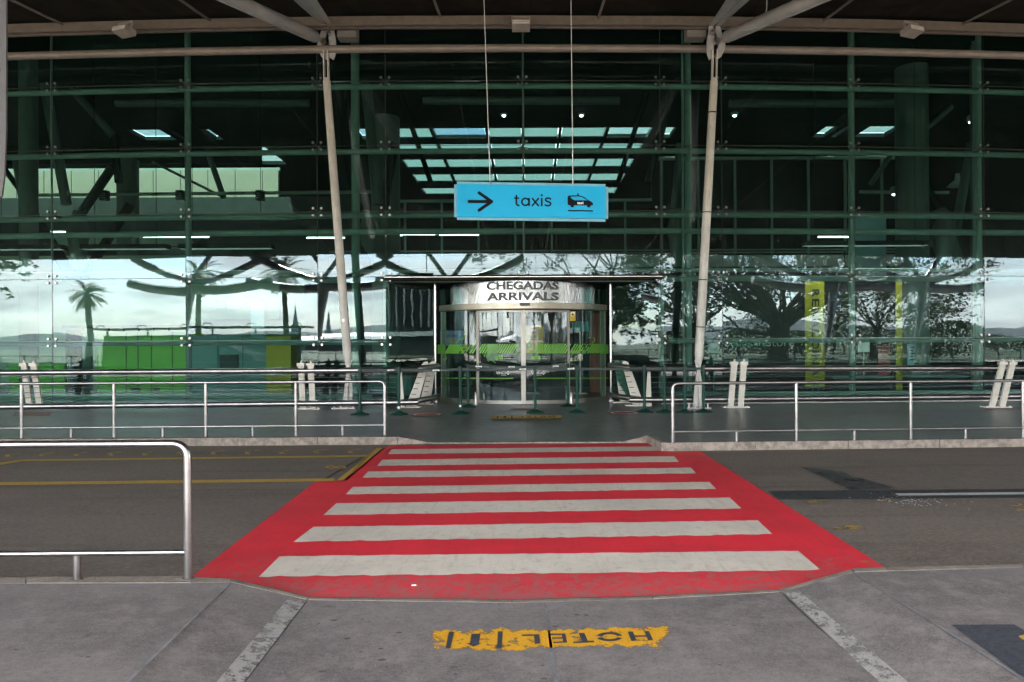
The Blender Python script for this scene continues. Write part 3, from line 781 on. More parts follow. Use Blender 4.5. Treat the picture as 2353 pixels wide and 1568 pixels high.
MB().box(-10.8, 30, 23.3, 23.5, 0.0, 3.94).build('shop_wall', INDARK, bld)
# big round ducts under the ceiling
for x0, x1, y in ((268, 710, 237), (972, 1424, 232), (1676, 2114, 238)):
    a = at(x0, y, 22); b = at(x1, y, 22); MB().tube([a, b], .13, 16).build('air_duct', INCOL, bld, True)
# columns and raking struts of the hall frame
for x0, x1, D, z1 in ((48, 86, 19, 9.5), (855, 920, 20, 8.1), (2062, 2131, 20, 9.5), (2232, 2252, 18.5, 9.5), (272, 318, 24, 8)):
    a = at(x0, 700, D); b = at(x1, 700, D); MB().tube([((a.x+b.x)/2, D, 0), ((a.x+b.x)/2, D, z1)], (b.x-a.x)/2, 20).build('hall_column', INCOL, bld, True)
for (x0, y0, x1, y1, D, wd, m) in ((103,195,153,470,19.5,22,INCOL), (166,205,262,315,20,18,INCOL), (262,310,272,420,20,16,INDARK), (258,385,186,492,21,20,INDARK), (350,372,506,450,22,6,INCOL),
    (476,345,514,455,22,13,INCOL), (35,365,50,455,21,14,INCOL), (8,385,55,450,21,12,INDARK), (2185,245,2080,335,20,16,INCOL), (2232,330,2195,540,19,20,INCOL), (2110,395,2160,480,21,14,INDARK),
    (2000,425,2052,350,22,12,INCOL), (2160,480,2215,640,20,26,INCOL), (842,200,868,470,18.4,24,INCOL), (905,330,880,490,19,22,INDARK), (1545,200,1490,420,20,18,INDARK), (1562,330,1548,480,18.4,15,INCOL),
    (905,170,990,420,22,12,INDARK), (1500,170,1420,420,22,12,INDARK), (1545,480,1590,640,18.6,22,INCOL), (820,490,850,640,18.6,20,INDARK), (60,470,180,660,19.6,26,INDARK), (300,470,190,640,21,20,INDARK)):
    MB().tube([at(x0, y0, D), at(x1, y1, D)], wd*D/F_PX/2, 12).build('raking_strut', m, bld, True)
# tree shaped steel heads between transoms
for (x, y) in ((1557, 555), (842, 560), (180, 560), (2168, 560)):
    c = at(x, y, 18.7); MB().tube([c + Vector((0,0,.9)), c + Vector((0,0,.3)), c, c - Vector((0,0,.7))], [.12, .3, .24, .14], 14).build('strut_head', INCOL, bld, True)
# long fluorescent tubes and lamps seen inside
FLUO = emit('fluorescent', (1, .98, .92), 0.9)
for (x0, x1, y, D) in ((330,480,545,23.5), (420,455,536,23.8), (705,792,547,23.5), (862,925,541,23.5), (925,1000,539,23.5), (1010,1100,540,23.4), (95,170,534,22), (1880,2010,545,23.5)):
    a, b = at(x0, y, D), at(x1, y, D)
    t = thing('fluorescent_tube', 'thin white fluorescent tube seen through the glass', 'ceiling light', (a+b)/2, 'lit tubes inside the hall')
    MB().tube([a, b], .02, 8).build('lamp', FLUO, t); MB().obox(a+Vector((0,0,.05)), b+Vector((0,0,.05)), .08, .03).build('batten', INSTEEL, t)
FL = [o for o in col.objects if o.name.startswith('fluorescent_tube')]
for o, l in zip(FL, ('longest lit tube on the left, level with the tops of the palms', 'short lit tube just above the longest left tube', 'lit tube left of the left canopy column', 'lit tube between left column and centre bay', 'lit tube right of the tall glass joint by the entrance', 'lit tube just below the blue sign left end', 'faint lit tube at the far left edge', 'lit tube behind the tree reflection on the right')):
    o['label'] = l
SPOT = emit('spot_lamp', (.85, .93, 1), 2.0)
for (x, y, D, l) in ((1158,266,24,'small bright hall lamp left of centre behind the sign wires'), (1336,266,24,'small bright hall lamp right of the sign wires'), (1688,266,24,'small bright hall lamp just right of the right canopy column'), (2230,281,24,'small bright hall lamp at far right behind the glass'), (2055,447,21,'bright floodlight on the right wall tube')):
    c = at(x, y, D); t = thing('hall_lamp', l, 'lamp', c)
    MB().lathe(c, [(.05, -.03), (.06, 0), (.06, .0)], 12).build('lens', SPOT, t)
    MB().lathe(c + Vector((0,0,.005)), [(.09, 0), (.13, .06), (.10, .22), (.03, .25)], 14).build('housing', INSTEEL, t)
wt = MB().tube([at(90, 449, 21.5), at(890, 441, 21.5)], .055, 10).build('wall_tube', INSTEEL, bld, True)
MB().tube([at(1975, 441, 21.5), at(2180, 443, 21.5)], .05, 10).build('wall_tube', INSTEEL, bld, True)
for x, l in ((240, 'leftmost of three black box lamps on the horizontal tube'), (415, 'middle of three black box lamps on the horizontal tube'), (598, 'rightmost of three black box lamps on the horizontal tube, nearest the left canopy column')):
    c = at(x, 449, 21.2); t = thing('box_lamp', l, 'lamp', c, 'black box lamps inside the hall')
    MB().box(c.x-.11, c.x+.11, c.y-.1, c.y+.1, c.z-.16, c.z+.14).build('housing', BLACK, t)
    g = MB()
    for a in (-1, 0, 1):
        for b in (-1, 0, 1): g.lathe((c.x + a*.06, c.y, c.z - .03 + b*.07 - .0), [(.02, -.02), (.02, .02)], 8)
    g = MB()
    for a in (-1, 0, 1):
        for b in (-1, 0, 1): g.box(c.x+a*.06-.02, c.x+a*.06+.02, c.y-.112, c.y-.1, c.z-.03+b*.07-.02, c.z-.03+b*.07+.02)
    g.build('lens_grid', INSTEEL, t)

# ------------------------------------------------------------------ things inside the hall, left
def stand(name, label, cat, x0, x1, y0, D, m, depth=.5, z0=0.0):
    a = at(x0, 800, D); b = at(x1, 800, D); z1 = CAM_H + (CY - y0)/F_PX*D
    t = thing(name, label, cat, ((a.x+b.x)/2, D, z0))
    MB().box(a.x, b.x, D, D+depth, z0, z1).build('body', m, t)
    return t, a.x, b.x, z1
t, a, b, z = stand('information_kiosk', 'bright lime green kiosk wall behind the glass at left', 'kiosk', 222, 428, 757, 19.0, LIME, 1.2)
MB().box(a-.9, b+.02, 18.9, 20.3, z+.10, z+.16).build('roof_rail', BLACK, t); MB().box(a+(b-a)*.46, a+(b-a)*.46+.015, 18.985, 19.0, 0, z).build('panel_joint', BLACK, t)
mb = MB()
for k in range(5): mb.box(a + .2 + k*.42, a + .23 + k*.42, 19.2, 19.25, z, z+.1)
mb.build('rail_brackets', BLACK, t)
t, a, b, z = stand('ticket_kiosk', 'plain grey teal kiosk behind the glass left of the yellow stand', 'kiosk', 440, 612, 768, 19.0, TEALPANEL, 1.2)
MB().box(a, b+.9, 18.9, 20.3, z+.12, z+.19).build('roof_rail', BLACK, t)
for s, y0, y1, x0, x1 in (('Looking for a property in Lisbon?', 876, 862, 470, 690), ('get the app everyone uses', 902, 886, 535, 680)):
    pass
MIR = basic('faint_lettering', (0.05, 0.085, 0.08), .5)
def wallmap(x0, x1, y0, y1, D): return lambda u, v: at(x0 + (x1-x0)*u, y0 + (y1-y0)*v, D)
t, a, b, z = stand('ticket_stand', 'dull yellow voucher stand with a small white notice beside the teal kiosk', 'stand', 612, 668, 770, 19.0, YPANEL, .5)
MB().poly([at(622,846,18.99), at(648,842,18.99), at(648,860,18.99), at(622,862,18.99)]).build('notice', SIGNWHITE, t)
text('lettering', 'TAXI VOUCHER', SIGNINK, wallmap(624, 646, 853, 846, 18.985), t)
t, a, b, z = stand('green_partition', 'low green partition at the far left behind the slanted rail posts', 'partition', 20, 148, 832, 19.0, LIME, .2)
t, a, b, z = stand('glossy_cylinder_screen', 'dark glossy cylinder standing between pale blue panels at left', 'display column', 140, 208, 815, 19.6, PALEBLUE, .1)
c = at(170, 800, 19.2); MB().tube([(c.x, 19.2, 0), (c.x, 19.2, 1.82), (c.x, 19.2, 1.9)], [.20, .20, .17], 20).build('cylinder', basic('gloss_black', (.01,.012,.014), .12), t, True)
t, a, b, z = stand('pale_column', 'pale blue square pillar beside the yellow voucher stand', 'pillar', 577, 607, 690, 19.3, PALEBLUE, .3)
# white back wall with the diamond notice
t = thing('notice_wall', 'white wall panel with a purple ask me diamond above the kiosks', 'wall panel', at(540, 735, 22))
a, b = at(438, 735, 22), at(640, 643, 22)
MB().box(a.x, b.x, 22, 22.1, a.z, b.z).build('panel', INPALE, t)
MB().poly([at(580,661,21.98), at(610,692,21.98), at(580,723,21.98), at(550,692,21.98)]).build('diamond', PURPLE, t)
text('lettering', 'ask me', SIGNWHITE, lambda u, v: at(561 + 38*u, 693 - 6*u - 9*v, 21.97), t)
text('lettering', 'L\u00bfsboa', SIGNWHITE, lambda u, v: at(563 + 38*u, 706 - 6*u - 10*v, 21.97), t)
MB().poly([at(497,675,21.98), at(530,675,21.98), at(530,684,21.98), at(497,684,21.98)]).build('blue_notice', PALEBLUE, t)
MB().poly([at(497,690,21.98), at(521,690,21.98), at(521,711,21.98), at(497,711,21.98)]).build('blue_notice', PURPLE, t)
MB().box(-21, -10.9, 23.0, 23.2, 0, 4.5).build('back_partition', INPALE, bld)
MB().box(-10.9, -7.5, 23.0, 23.2, 0, 3.9).build('back_partition', basic('green_wall', (.10,.25,.14), .6), bld)
# right: shop front, yellow banner, monitor, gate sign
t = thing('shop_front', 'black shop front with teal and white lettering behind the tree reflection', 'shop front', at(1740, 800, 20))
a, b = at(1610, 897, 20.5), at(1960, 640, 20.5); MB().box(a.x, b.x, 20.5, 20.7, 0, b.z).build('fascia', BLACK, t)
text('lettering', 'healthcare', basic('teal_letter', (.20,.62,.55), .5), wallmap(1668, 1762, 796, 778, 20.45), t, .02)
text('lettering', 'store', SIGNWHITE, wallmap(1763, 1825, 796, 781, 20.45), t, -.012)
t = thing('yellow_banner', 'tall yellow banner with black vertical lettering behind the right glass', 'banner', at(1871, 890, 19))
a, b = at(1851, 890, 19), at(1894, 638, 19); MB().box(a.x, b.x, 19, 19.03, a.z, b.z).build('cloth', YPANEL, t)
BL = basic('banner_ink', (.015,.014,.012), .6)
for ch, y0, y1 in (('R',665,683),('E',687,705),('N',709,731),('A',734,754),('L',757,775),('D',785,803),('I',806,811),('N',815,838),('A',841,866),('O',880,905)):
    text('letter', ch, BL if y1 < 890 else TEALPANEL, (lambda y0, y1: (lambda u, v: at(1865.5 + 17.0*v, y0 + (y1-y0)*u, 18.98)))(y0, y1), t, .02)
t = thing('yellow_banner', 'narrow plain yellow strip hanging right of the wide lettered banner', 'banner', at(2246, 890, 19))
t.location = at(2066, 890, 19)
a, b = at(2059.5, 897, 19), at(2073, 640, 19); MB().box(a.x, b.x, 19, 19.02, a.z, b.z).build('cloth', YPANEL, t)
t = thing('ceiling_monitor', 'dark blue monitor hung between the two yellow banners', 'monitor', at(1945, 720, 19.6))
a, b = at(1913, 708, 19.6), at(1978, 672, 19.6); c = at(1932, 690, 19.6)
MB().box(a.x, b.x, 19.6, 19.9, a.z - .15, b.z).build('casing', BLACK, t)
MB().box(a.x, c.x, 19.58, 19.6, a.z - .14, b.z).build('side_face', basic('navy', (.02,.03,.06), .3), t)
MB().tube([((a.x+b.x)/2, 19.7, b.z), ((a.x+b.x)/2, 19.7, 4.1)], .03, 8).build('hanger', BLACK, t)
t = thing('gate_sign', 'dark red hanging sign with a white letter C at the right', 'sign', at(2170, 550, 21))
a, b = at(2115, 567, 21), at(2197, 528, 21); MB().box(a.x, b.x, 21, 21.1, a.z, b.z).build('board', basic('dark_red', (.10,.03,.02), .5), t)
text('lettering', 'C', SIGNWHITE, wallmap(2174, 2188, 556, 540, 20.98), t)
MB().tube([at(2153, 528, 21.05), at(2153, 485, 21.05)], .03, 8).build('hanger', INSTEEL, t)
t = thing('wall_board', 'pale blue board behind the glass right of the tall right mullion', 'board', at(2003, 600, 22))
a, b = at(1966, 640, 22), at(2036, 491, 22); MB().box(a.x, b.x, 22, 22.05, a.z, b.z).build('panel', PALEBLUE, t)
t = thing('roof_vent', 'small pale funnel lamp shade hanging at far right inside', 'lamp', at(2200, 425, 22))
MB().lathe(at(2200, 428, 22), [(.30, 0), (.22, .08), (.08, .2), (.06, .4)], 14).build('shade', SIGNWHITE, t)

LP_ = emit('fill_lamp_light', (1, .97, .90), 2.6)  # added lamps, hidden by their lips, to brighten the kiosks and banners
for x0, x1, l in ((30, 190, 'added fill lamp above the green partition at far left'), (235, 420, 'added fill lamp above the lime kiosk'), (450, 650, 'added fill lamp above the teal kiosk and yellow stand'), (1820, 2090, 'added fill lamp above the two yellow banners')):
    a, b = at(x0, 590, 19.0), at(x1, 590, 19.0); zz = 4.1; t = thing('fill_lamp', l, 'ceiling light', ((a.x+b.x)/2, 18.2, zz), 'added fill lamps over the kiosks')
    MB().box(a.x, b.x, 18.08, 18.32, zz, zz+.06).box(a.x, b.x, 18.06, 18.08, zz-.06, zz+.06).box(a.x, b.x, 18.32, 18.34, zz-.06, zz+.06).box(a.x-.02, a.x, 18.06, 18.34, zz-.06, zz+.06).box(b.x, b.x+.02, 18.06, 18.34, zz-.06, zz+.06).build('housing', INDARK, t); MB().poly([(a.x+.03,18.1,zz-.004),(b.x-.03,18.1,zz-.004),(b.x-.03,18.3,zz-.004),(a.x+.03,18.3,zz-.004)]).build('diffuser', LP_, t)
    for X in (a.x+.3, b.x-.3): MB().tube([(X, 18.2, zz+.06), (X, 18.2, 9.5)], .008, 6).build('wire', INDARK, t)

# counters and furniture that show low behind the glass
def counter(label, x0, x1, ytop, D, m, mtop):
    a, b = at(x0, 900, D), at(x1, 900, D); z1 = CAM_H + (CY - ytop)/F_PX*D
    t = thing('service_counter', label, 'counter', ((a.x+b.x)/2, D, 0))
    MB().box(a.x, b.x, D, D+.6, .08, z1).build('front', m, t); MB().box(a.x-.04, b.x+.04, D-.05, D+.65, z1, z1+.04).build('worktop', mtop, t); MB().box(a.x+.05, b.x-.05, D+.05, D+.55, 0, .08).build('plinth', BLACK, t)
    return t
counter('pale counter with a teal top behind the glass left of the recess', 845, 945, 868, 18.6, TEALPANEL, INSTEEL)
counter('dark counter behind the glass right of the yellow lettered banner', 1915, 2050, 873, 18.8, INGREY, INSTEEL)
counter('low dark counter behind the glass at the right end', 2090, 2220, 872, 19.0, INGREY, PALEBLUE)
def poster(label, x0, x1, y0, y1, D, m, lines):
    a, b = at(x0, y1, D), at(x1, y0, D); t = thing('wall_poster', label, 'poster', ((a.x+b.x)/2, D, a.z))
    MB().box(a.x, b.x, D, D+.02, a.z, b.z).build('sheet', m, t); mb = MB()
    for k in range(lines): zz = b.z - (b.z-a.z)*(.15+.7*k/max(1, lines)); mb.box(a.x+.08, b.x-.08-.2*(k % 2), D-.004, D, zz-.03, zz)
    mb.build('printed_lines', SIGNINK, t)
poster('pale poster with dark lines on the shop wall right of the narrow yellow strip', 2085, 2120, 790, 840, 19.6, PALEBLUE, 5)
poster('small red and white poster left of the narrow yellow strip', 2018, 2045, 795, 868, 19.4, MATS['red_sticker'], 4)
poster('white poster on the dark shop front under the teal lettering', 1690, 1720, 825, 862, 20.3, PALEBLUE, 3)
for x, D, l in ((1640,18.9,'leftmost coat stand like post behind the right leaning column'), (1985,19.1,'thin white stand between the monitor and the red poster')):
    c = at(x, 900, D); t = thing('display_stand', 'slim ' + l.replace('coat stand like ', 'display '), 'stand', (c.x, D, 0))
    MB().tube([(c.x, D, 0), (c.x, D, 1.5)], .02, 8).build('pole', INSTEEL, t); MB().box(c.x-.16, c.x+.16, D-.02, D+.01, 1.2, 1.6).build('board', SIGNWHITE, t); MB().lathe((c.x, D, 0), [(.18, 0), (.17, .02), (.02, .03)], 16).build('base', INSTEEL, t)
# kiosk details
for x, l in ((300,'a'),(380,'b')):
    c = at(x, 850, 18.99)
k = [o for o in col.objects if o.name.startswith('information_kiosk')][0]
mb = MB()
for x in (286, 344, 392): a = at(x, 0, 18.99); mb.box(a.x-.006, a.x+.006, 18.985, 18.999, 0, 1.86)
mb.build('panel_seams', INDARK, k)
mb = MB()
for x0, x1, y in ((300,322,898),(352,366,898)): a, b = at(x0, y, 18.97), at(x1, y-6, 18.97); mb.box(a.x, b.x, 18.96, 18.99, a.z, b.z)
mb.build('socket_box', BLACK, k)
k = [o for o in col.objects if o.name.startswith('ticket_kiosk')][0]
mb = MB()
for x in (497, 554): a = at(x, 0, 18.99); mb.box(a.x-.006, a.x+.006, 18.985, 18.999, 0, 1.75)
mb.build('panel_seams', INDARK, k)
a, b = at(505, 850, 18.98), at(548, 815, 18.98); MB().box(a.x, b.x, 18.97, 18.99, a.z, b.z).build('ticket_window', BLACK, k)
# ------------------------------------------------------------------ entrance: chrome edge, recess and curved sliding doors
P0, P1 = fpt(SX[3], 0), fpt(SX[5], 0)
jl, jr = at(1001, 925, 17.25), at(1404, 925, 17.25)
ed = MB(); zt = 3.085
lip = [(SX[3]-.0, -.02), (-.1, -.02), (SX[5], -.02)]
for (xa, _), (xb, _) in zip(lip, lip[1:]):
    a, b = fpt(xa, zt), fpt(xb, zt); a.y -= .13; b.y -= .13
    ed.tube([a, b], .05, 20)
ed.build('entrance_lintel', CHROME, bld, True)
MB().hexa([(SX[3],P0.y-.1,3.02),(SX[5],P1.y-.1,3.02),(SX[5],19.5,3.02),(SX[3],19.5,3.02)], [(SX[3],P0.y-.1,3.035),(SX[5],P1.y-.1,3.035),(SX[5],19.5,3.035),(SX[3],19.5,3.035)]).build('recess_ceiling', INDARK, bld)
pane(Vector((SX[3], P0.y, 0)), Vector((jl.x-.03, 17.25, 0)), .02, 3.0, SGLASS, 'side_pane', bld)
pane(Vector((jr.x+.03, 17.25, 0)), Vector((SX[5], P1.y, 0)), .02, 3.0, SGLASS, 'side_pane', bld)
for p in (Vector((SX[3]-.03, P0.y+.15, 0)), Vector((SX[5]+.03, P1.y+.15, 0))):
    MB().box(p.x-.05, p.x+.05, p.y-.1, p.y+.1, 0, 3.02).build('recess_post', INSTEEL, bld)
dr = thing('entrance_door', 'curved glass sliding entrance with polished arrivals fascia and lime stripe', 'door', ((jl.x+jr.x)/2, 17.2, 0))
XC = (jl.x + jr.x)/2; HC = (jr.x - jl.x)/2 - .06; YF = 16.58; SAG = 1.15
RD = (HC*HC + SAG*SAG)/(2*SAG); YC = YF + RD
PH = math.asin(HC/RD)
def dp(ph, z, dd=0.0): return Vector((XC + (RD+dd)*math.sin(ph), YC - (RD+dd)*math.cos(ph), z))
def dpix(x, y):
    d = ray(x, y); a = d.x*d.x + 1; b = -2*(d.x*XC + YC); c = XC*XC + YC*YC - RD*RD
    disc = max(0, b*b - 4*a*c); t = (-b - math.sqrt(disc))/(2*a)
    return math.asin(max(-1, min(1, (d.x*t - XC)/RD))), CAM_H + d.z*t
def arc(name, p0, p1, z0, z1, m, d0, d1, parent=dr, n=28):
    mb = MB(); n = max(2, int(n*abs(p1-p0)/(2*PH)) + 1); b = 0
    for k in range(n+1):
        ph = p0 + (p1-p0)*k/n
        mb.v += [tuple(dp(ph, z0, d0)), tuple(dp(ph, z0, d1)), tuple(dp(ph, z1, d1)), tuple(dp(ph, z1, d0))]
    for k in range(n):
        for i in range(4):
            j = (i+1) % 4; mb.f.append((4*k+i, 4*k+j, 4*k+4+j, 4*k+4+i))
    mb.f += [(3,2,1,0), (4*n, 4*n+1, 4*n+2, 4*n+3)]
    return mb.build(name, m, parent, True, 30)
for jx in (jl.x, jr.x):
    MB().tube([(jx, 17.25, 0), (jx, 17.25, 3.02)], .032, 12).build('jamb_post', CHROME, dr, True)
    MB().box(jx-.05, jx+.05, 17.2, 17.3, 0, .05).build('post_foot', STEEL, dr)
FASC = MATS['polished_steel']
fz0, fz1 = 2.475, 3.015
pf0, pf1 = dpix(1036, 680)[0], dpix(1366, 680)[0]
FAS = basic('mirror_fascia', (.25,.255,.26), .10, 1, .2, 1.2, .03, .006, .5, (2.5, 1, .3))
arc('fascia', pf0, pf1, fz0, fz1, FAS, -.02, .012)
arc('fascia_side', -PH, pf0, fz0, fz1, SGLASS, -.02, .0); arc('fascia_side', pf1, PH, fz0, fz1, SGLASS, -.02, .0)
def drum_text(name, s, m, x0, x1, z0, z1, parent, bold=0, lift=.024, th=0):
    a0, a1 = dpix(x0, 680)[0], dpix(x1, 680)[0]
    return text(name, s, m, lambda u, v: dp(a0 + (a1-a0)*u, z0 + (z1-z0)*v, lift), parent, bold)
LETM = basic('letter_grey', (.085,.088,.095), .5, 0, .3, 6)
drum_text('lettering', 'CHEGADAS', LETM, 1119, 1283, 2.79, 2.995, dr, .035, .03); drum_text('lettering', 'ARRIVALS', LETM, 1119, 1283, 2.525, 2.73, dr, .035, .03)
arc('door_header', -PH, PH, 2.335, 2.47, DARKSTEEL, -.08, .03)
arc('header_lip', -PH, PH, 2.31, 2.333, basic('header_dark', (.05,.05,.045), .4, .6), -.08, .02)
c = dp(0.02, 2.44, .03); MB().box(c.x-.12, c.x+.12, c.y-.07, c.y+.01, 2.395, 2.47).build('door_sensor', BLACK, dr)
pl, pc, pr = dpix(1098, 800)[0], dpix(1203, 800)[0], dpix(1307, 800)[0]
arc('base_rail', -PH, pl, .0, .11, DARKSTEEL, -.06, .012); arc('base_rail', pr, PH, .0, .11, DARKSTEEL, -.06, .012)
arc('side_pane', -PH+.03, pl, .11, 2.31, DGLASS, -.018, 0); arc('side_pane', pr, PH-.03, .11, 2.31, DGLASS, -.018, 0)
for s in (-1, 1):
    a, b = sorted((s*(PH-.0), s*(PH-.09))); arc('side_frame', a, b, .11, 2.31, basic('pale_grey_frame', (.36,.40,.36), .5), -.05, -.02)
STILE = basic('satin_stile', (.20,.195,.18), .38, .9, .15, 4)
for s, a, b in ((-1, pl, pc), (1, pc, pr)):
    lf = arc('door_leaf', a+.012, b-.004, .10, 2.29, DGLASS, .012, .030)
    arc('bottom_rail', a+.012, b-.004, .012, .10, STILE, .005, .037, lf); arc('top_rail', a+.012, b-.004, 2.25, 2.29, STILE, .006, .0365, lf)
    for q, w_ in ((a+.006, .014), (b-.010, .012)):
        arc('stile', q-w_, q+w_, .10 if q > a+.01 else .02, 2.288, STILE, .0035, .042, lf)
# lime manifestation band: slanted bars, a solid end, arrows, small marks
def dquad(mb, x0b, x1b, x1t, x0t, yb, yt, lift=.034):
    P = []
    for x, y in ((x0b, yb), (x1b, yb), (x1t, yt), (x0t, yt)):
        ph, z = dpix(x, y); P.append(dp(ph, z, lift))
    mb.poly(P)
bnd = MB(); sld = MB()
x = 1010.0; 
def inpanel(x, lf): return True
step = 5.6
for (xa, xb) in ((1080, 1176), (1222, 1345)):
    x = xa
    while x < xb:
        if 1088 < x < 1093 or 1298 < x < 1302: x += step; continue
        dquad(bnd, x, x+3.3, x+3.3+13, x+13, 812.5, 790.5); x += step
x = 1022
while x < 1072: dquad(bnd, x, x+3.4, x+15.4, x+12, 813, 792, .008); x += 4.6
x = 1345
while x < 1375: dquad(bnd, x, x+3.2, x+13.2, x+10, 812, 790.5, .008); x += 4.6
bnd.build('lime_bars', DECALG, dr)
for xa, xb in ((1006, 1024), (1378, 1398)):
    k = 5
    for i in range(k): dquad(sld, xa+(xb-xa)*i/k, xa+(xb-xa)*(i+1)/k, xa+(xb-xa)*(i+1)/k, xa+(xb-xa)*i/k, 813, 792, .007)
sld.build('lime_band_end', basic('lime_solid', (.10,.33,.04), .4), dr)
thin = MB()
for xa, xb, lift in ((1012, 1178, .034), (1224, 1398, .034)):
    x = xa
    while x < xb: dquad(thin, x, x+1.7, x+3.1, x+1.4, 871, 868, lift if 1100 < x < 1303 else .008); x += 3.0
thin.build('thin_lime_stripe', DECALG, dr)
arw = MB()
def dseg(mb, x0, y0, x1, y1, wpx, lift=.034):
    dx, dy = x1-x0, y1-y0; l = math.hypot(dx, dy); nx, ny = -dy/l*wpx/2, dx/l*wpx/2
    P = []
    for x, y in ((x0+nx,y0+ny), (x1+nx,y1+ny), (x1-nx,y1-ny), (x0-nx,y0-ny)):
        ph, z = dpix(x, y); P.append(dp(ph, z, lift))
    mb.poly(P)
for y in (795, 808):
    dseg(arw, 1184, y, 1192, y, 1.3); dseg(arw, 1188.5, y-4, 1192.5, y, 1.3, .0345); dseg(arw, 1188.5, y+4, 1192.5, y, 1.3, .035)
    dseg(arw, 1213, y, 1221, y, 1.3); dseg(arw, 1216.5, y-4, 1212.5, y, 1.3, .0345); dseg(arw, 1216.5, y+4, 1212.5, y, 1.3, .035)
lf = .034
for pts in (((1048,790),(1058,778),(1061,783),(1069,773)), ((1065,778),(1071,770)), ((1127,812),(1119,820),(1124,831)), ((1113,815),(1116,820)), ((1117,813),(1120,818)), ((1316,812),(1306,822),(1310,831)), ((1302,816),(1305,821)), ((1306,814),(1309,819)),
            ((1317,828),(1330,828)), ((1318,826),(1318,822)), ((1326,826),(1328,818)), ((1018,812),(1014,822),(1024,828),(1028,822)), ((1360,789),(1366,783),(1364,776)), ((1350,776),(1356,776)), ((1392,812),(1388,818),(1392,826)), ((1128,826),(1140,834))):
    for (x0, y0), (x1, y1) in zip(pts, pts[1:]): dseg(arw, x0, y0, x1, y1, 1.5, (lf if 1100 < x0 < 1302 else .0085)); lf += .0001
arw.build('lime_marks', DECALG, dr)
chk = MB()
for xo in (1062, 1337):
    for k in range(9):
        a = xo + (k % 3)*6 + (k//3)*3.2 - 6; y = 812 - (k//3)*7
        if (k % 2): continue
        dquad(chk, a, a+4, a+6, a+2, y, y-5, .036)
chk.build('dark_checks', BLACK, dr)
WL = basic('decal_white', (.75,.77,.76), .5)
def dtxt(s, m, x0, x1, y0, y1, lift=.036, bold=0.0):
    a0, z0 = dpix(x0, y0); a1, z1 = dpix(x1, y1)
    return text('door_lettering', s, m, lambda u, v: dp(a0+(a1-a0)*u, z0+(z1-z0)*v, lift), dr, bold)
dtxt('Welcome_', WL, 1141, 1174, 788, 781); dtxt('Bem-vindo_', WL, 1219, 1250, 788, 781)
dtxt('ana', DECALG, 1138, 1157, 826, 818, .036, .02); dtxt('ana', DECALG, 1220, 1242, 826, 818, .036, .02)
dtxt('aeroportos', WL, 1159, 1174, 821.5, 819); dtxt('de portugal', WL, 1159, 1174, 825.5, 823); dtxt('aeroportos', WL, 1243, 1256, 821.5, 819); dtxt('de portugal', WL, 1243, 1256, 825.5, 823)
dtxt('VINCI', WL, 1141, 1162, 860, 854, .036, .012); dtxt('VINCI', WL, 1220, 1243, 860, 854, .036, .012)
dtxt('AIRPORTS', WL, 1152, 1164, 863.5, 861.5); dtxt('AIRPORTS', WL, 1232, 1244, 863.5, 861.5)
for x in (1168, 1248):
    m4 = MB()
    for a, b in ((-3,0),(3,0),(0,-3),(0,3)): dseg(m4, x+a-1.5, 857+b*.9, x+a+1.5, 857+b*.9, 2.8, .036 + .0002*(a+b+3))
    m4.build('four_square_mark', WL, dr)
# inside posters seen through the leaves
def dsheet(name, x0, x1, y0, y1, m, lift):
    mb = MB(); k = 6
    for i in range(k):
        a, z0 = dpix(x0+(x1-x0)*i/k, y1); b, _ = dpix(x0+(x1-x0)*(i+1)/k, y1); _, z1 = dpix((x0+x1)/2, y0); _, z0 = dpix((x0+x1)/2, y1)
        mb.poly([dp(a,z0,lift), dp(b,z0,lift), dp(b,z1,lift), dp(a,z1,lift)])
    return mb.build(name, m, dr)
dsheet('stop_poster', 1206, 1248, 748, 812, TYEL, .008)
a0, z0 = dpix(1225, 760)
oc = MB(); oc.poly([dp(a0 + .075/RD*math.cos(math.pi/8+k*math.pi/4)*1.0, z0 + .075*math.sin(math.pi/8+k*math.pi/4), .0095) for k in range(8)]); oc.build('stop_sign', basic('stop_red', (.40,.02,.03), .5), dr)
dtxt('STOP', WL, 1219, 1231, 762.5, 757.5, .011, .02); dtxt('SAIDA', SIGNINK, 1214, 1233, 777, 771, .0095, .01); dtxt('proibida a entrada', SIGNINK, 1212, 1240, 782, 779, .0095)
dsheet('white_paper', 1120, 1144.5, 791, 829, basic('paper', (.55,.62,.58), .6), .008)
dsheet('camera_notice', 1307.5, 1320, 716, 738, YPANEL, .046); dsheet('camera_notice', 1309.5, 1318, 718, 727, SIGNWHITE, .047)
mb = MB(); dseg(mb, 1311, 724, 1317, 724, 3.5, .048); dseg(mb, 1312, 721, 1315, 721, 2.5, .0484); mb.build('camera_symbol', BLACK, dr)
# things standing behind the doors
t = thing('poster_stand', 'purple cash here poster on the inside left of the entrance', 'poster', at(1040, 800, 19.4)); 
a, b = at(1012, 795, 19.4), at(1064, 760, 19.4); MB().box(a.x, b.x, 19.4, 19.43, a.z, b.z).build('sheet', basic('lilac', (.28,.30,.62), .5), t)
text('lettering', 'CASH HERE', SIGNINK, wallmap(1024, 1050, 775, 769, 19.39), t); MB().box(a.x+.2, a.x+.26, 19.41, 19.45, 0, a.z).build('leg', BLACK, t)
a, b = at(1031, 788, 19.385), at(1044, 778, 19.385); MB().box(a.x, b.x, 19.385, 19.39, a.z, b.z).build('yellow_label', YPANEL, t)
t = thing('teal_screen', 'teal square sign on a thin pole just inside the right side of the entrance', 'sign', at(1340, 900, 20.0))
a, b = at(1314, 762, 20), at(1352, 739, 20); MB().box(a.x, b.x, 20, 20.04, a.z, b.z).build('board', basic('teal_board', (.03,.32,.36), .5), t)
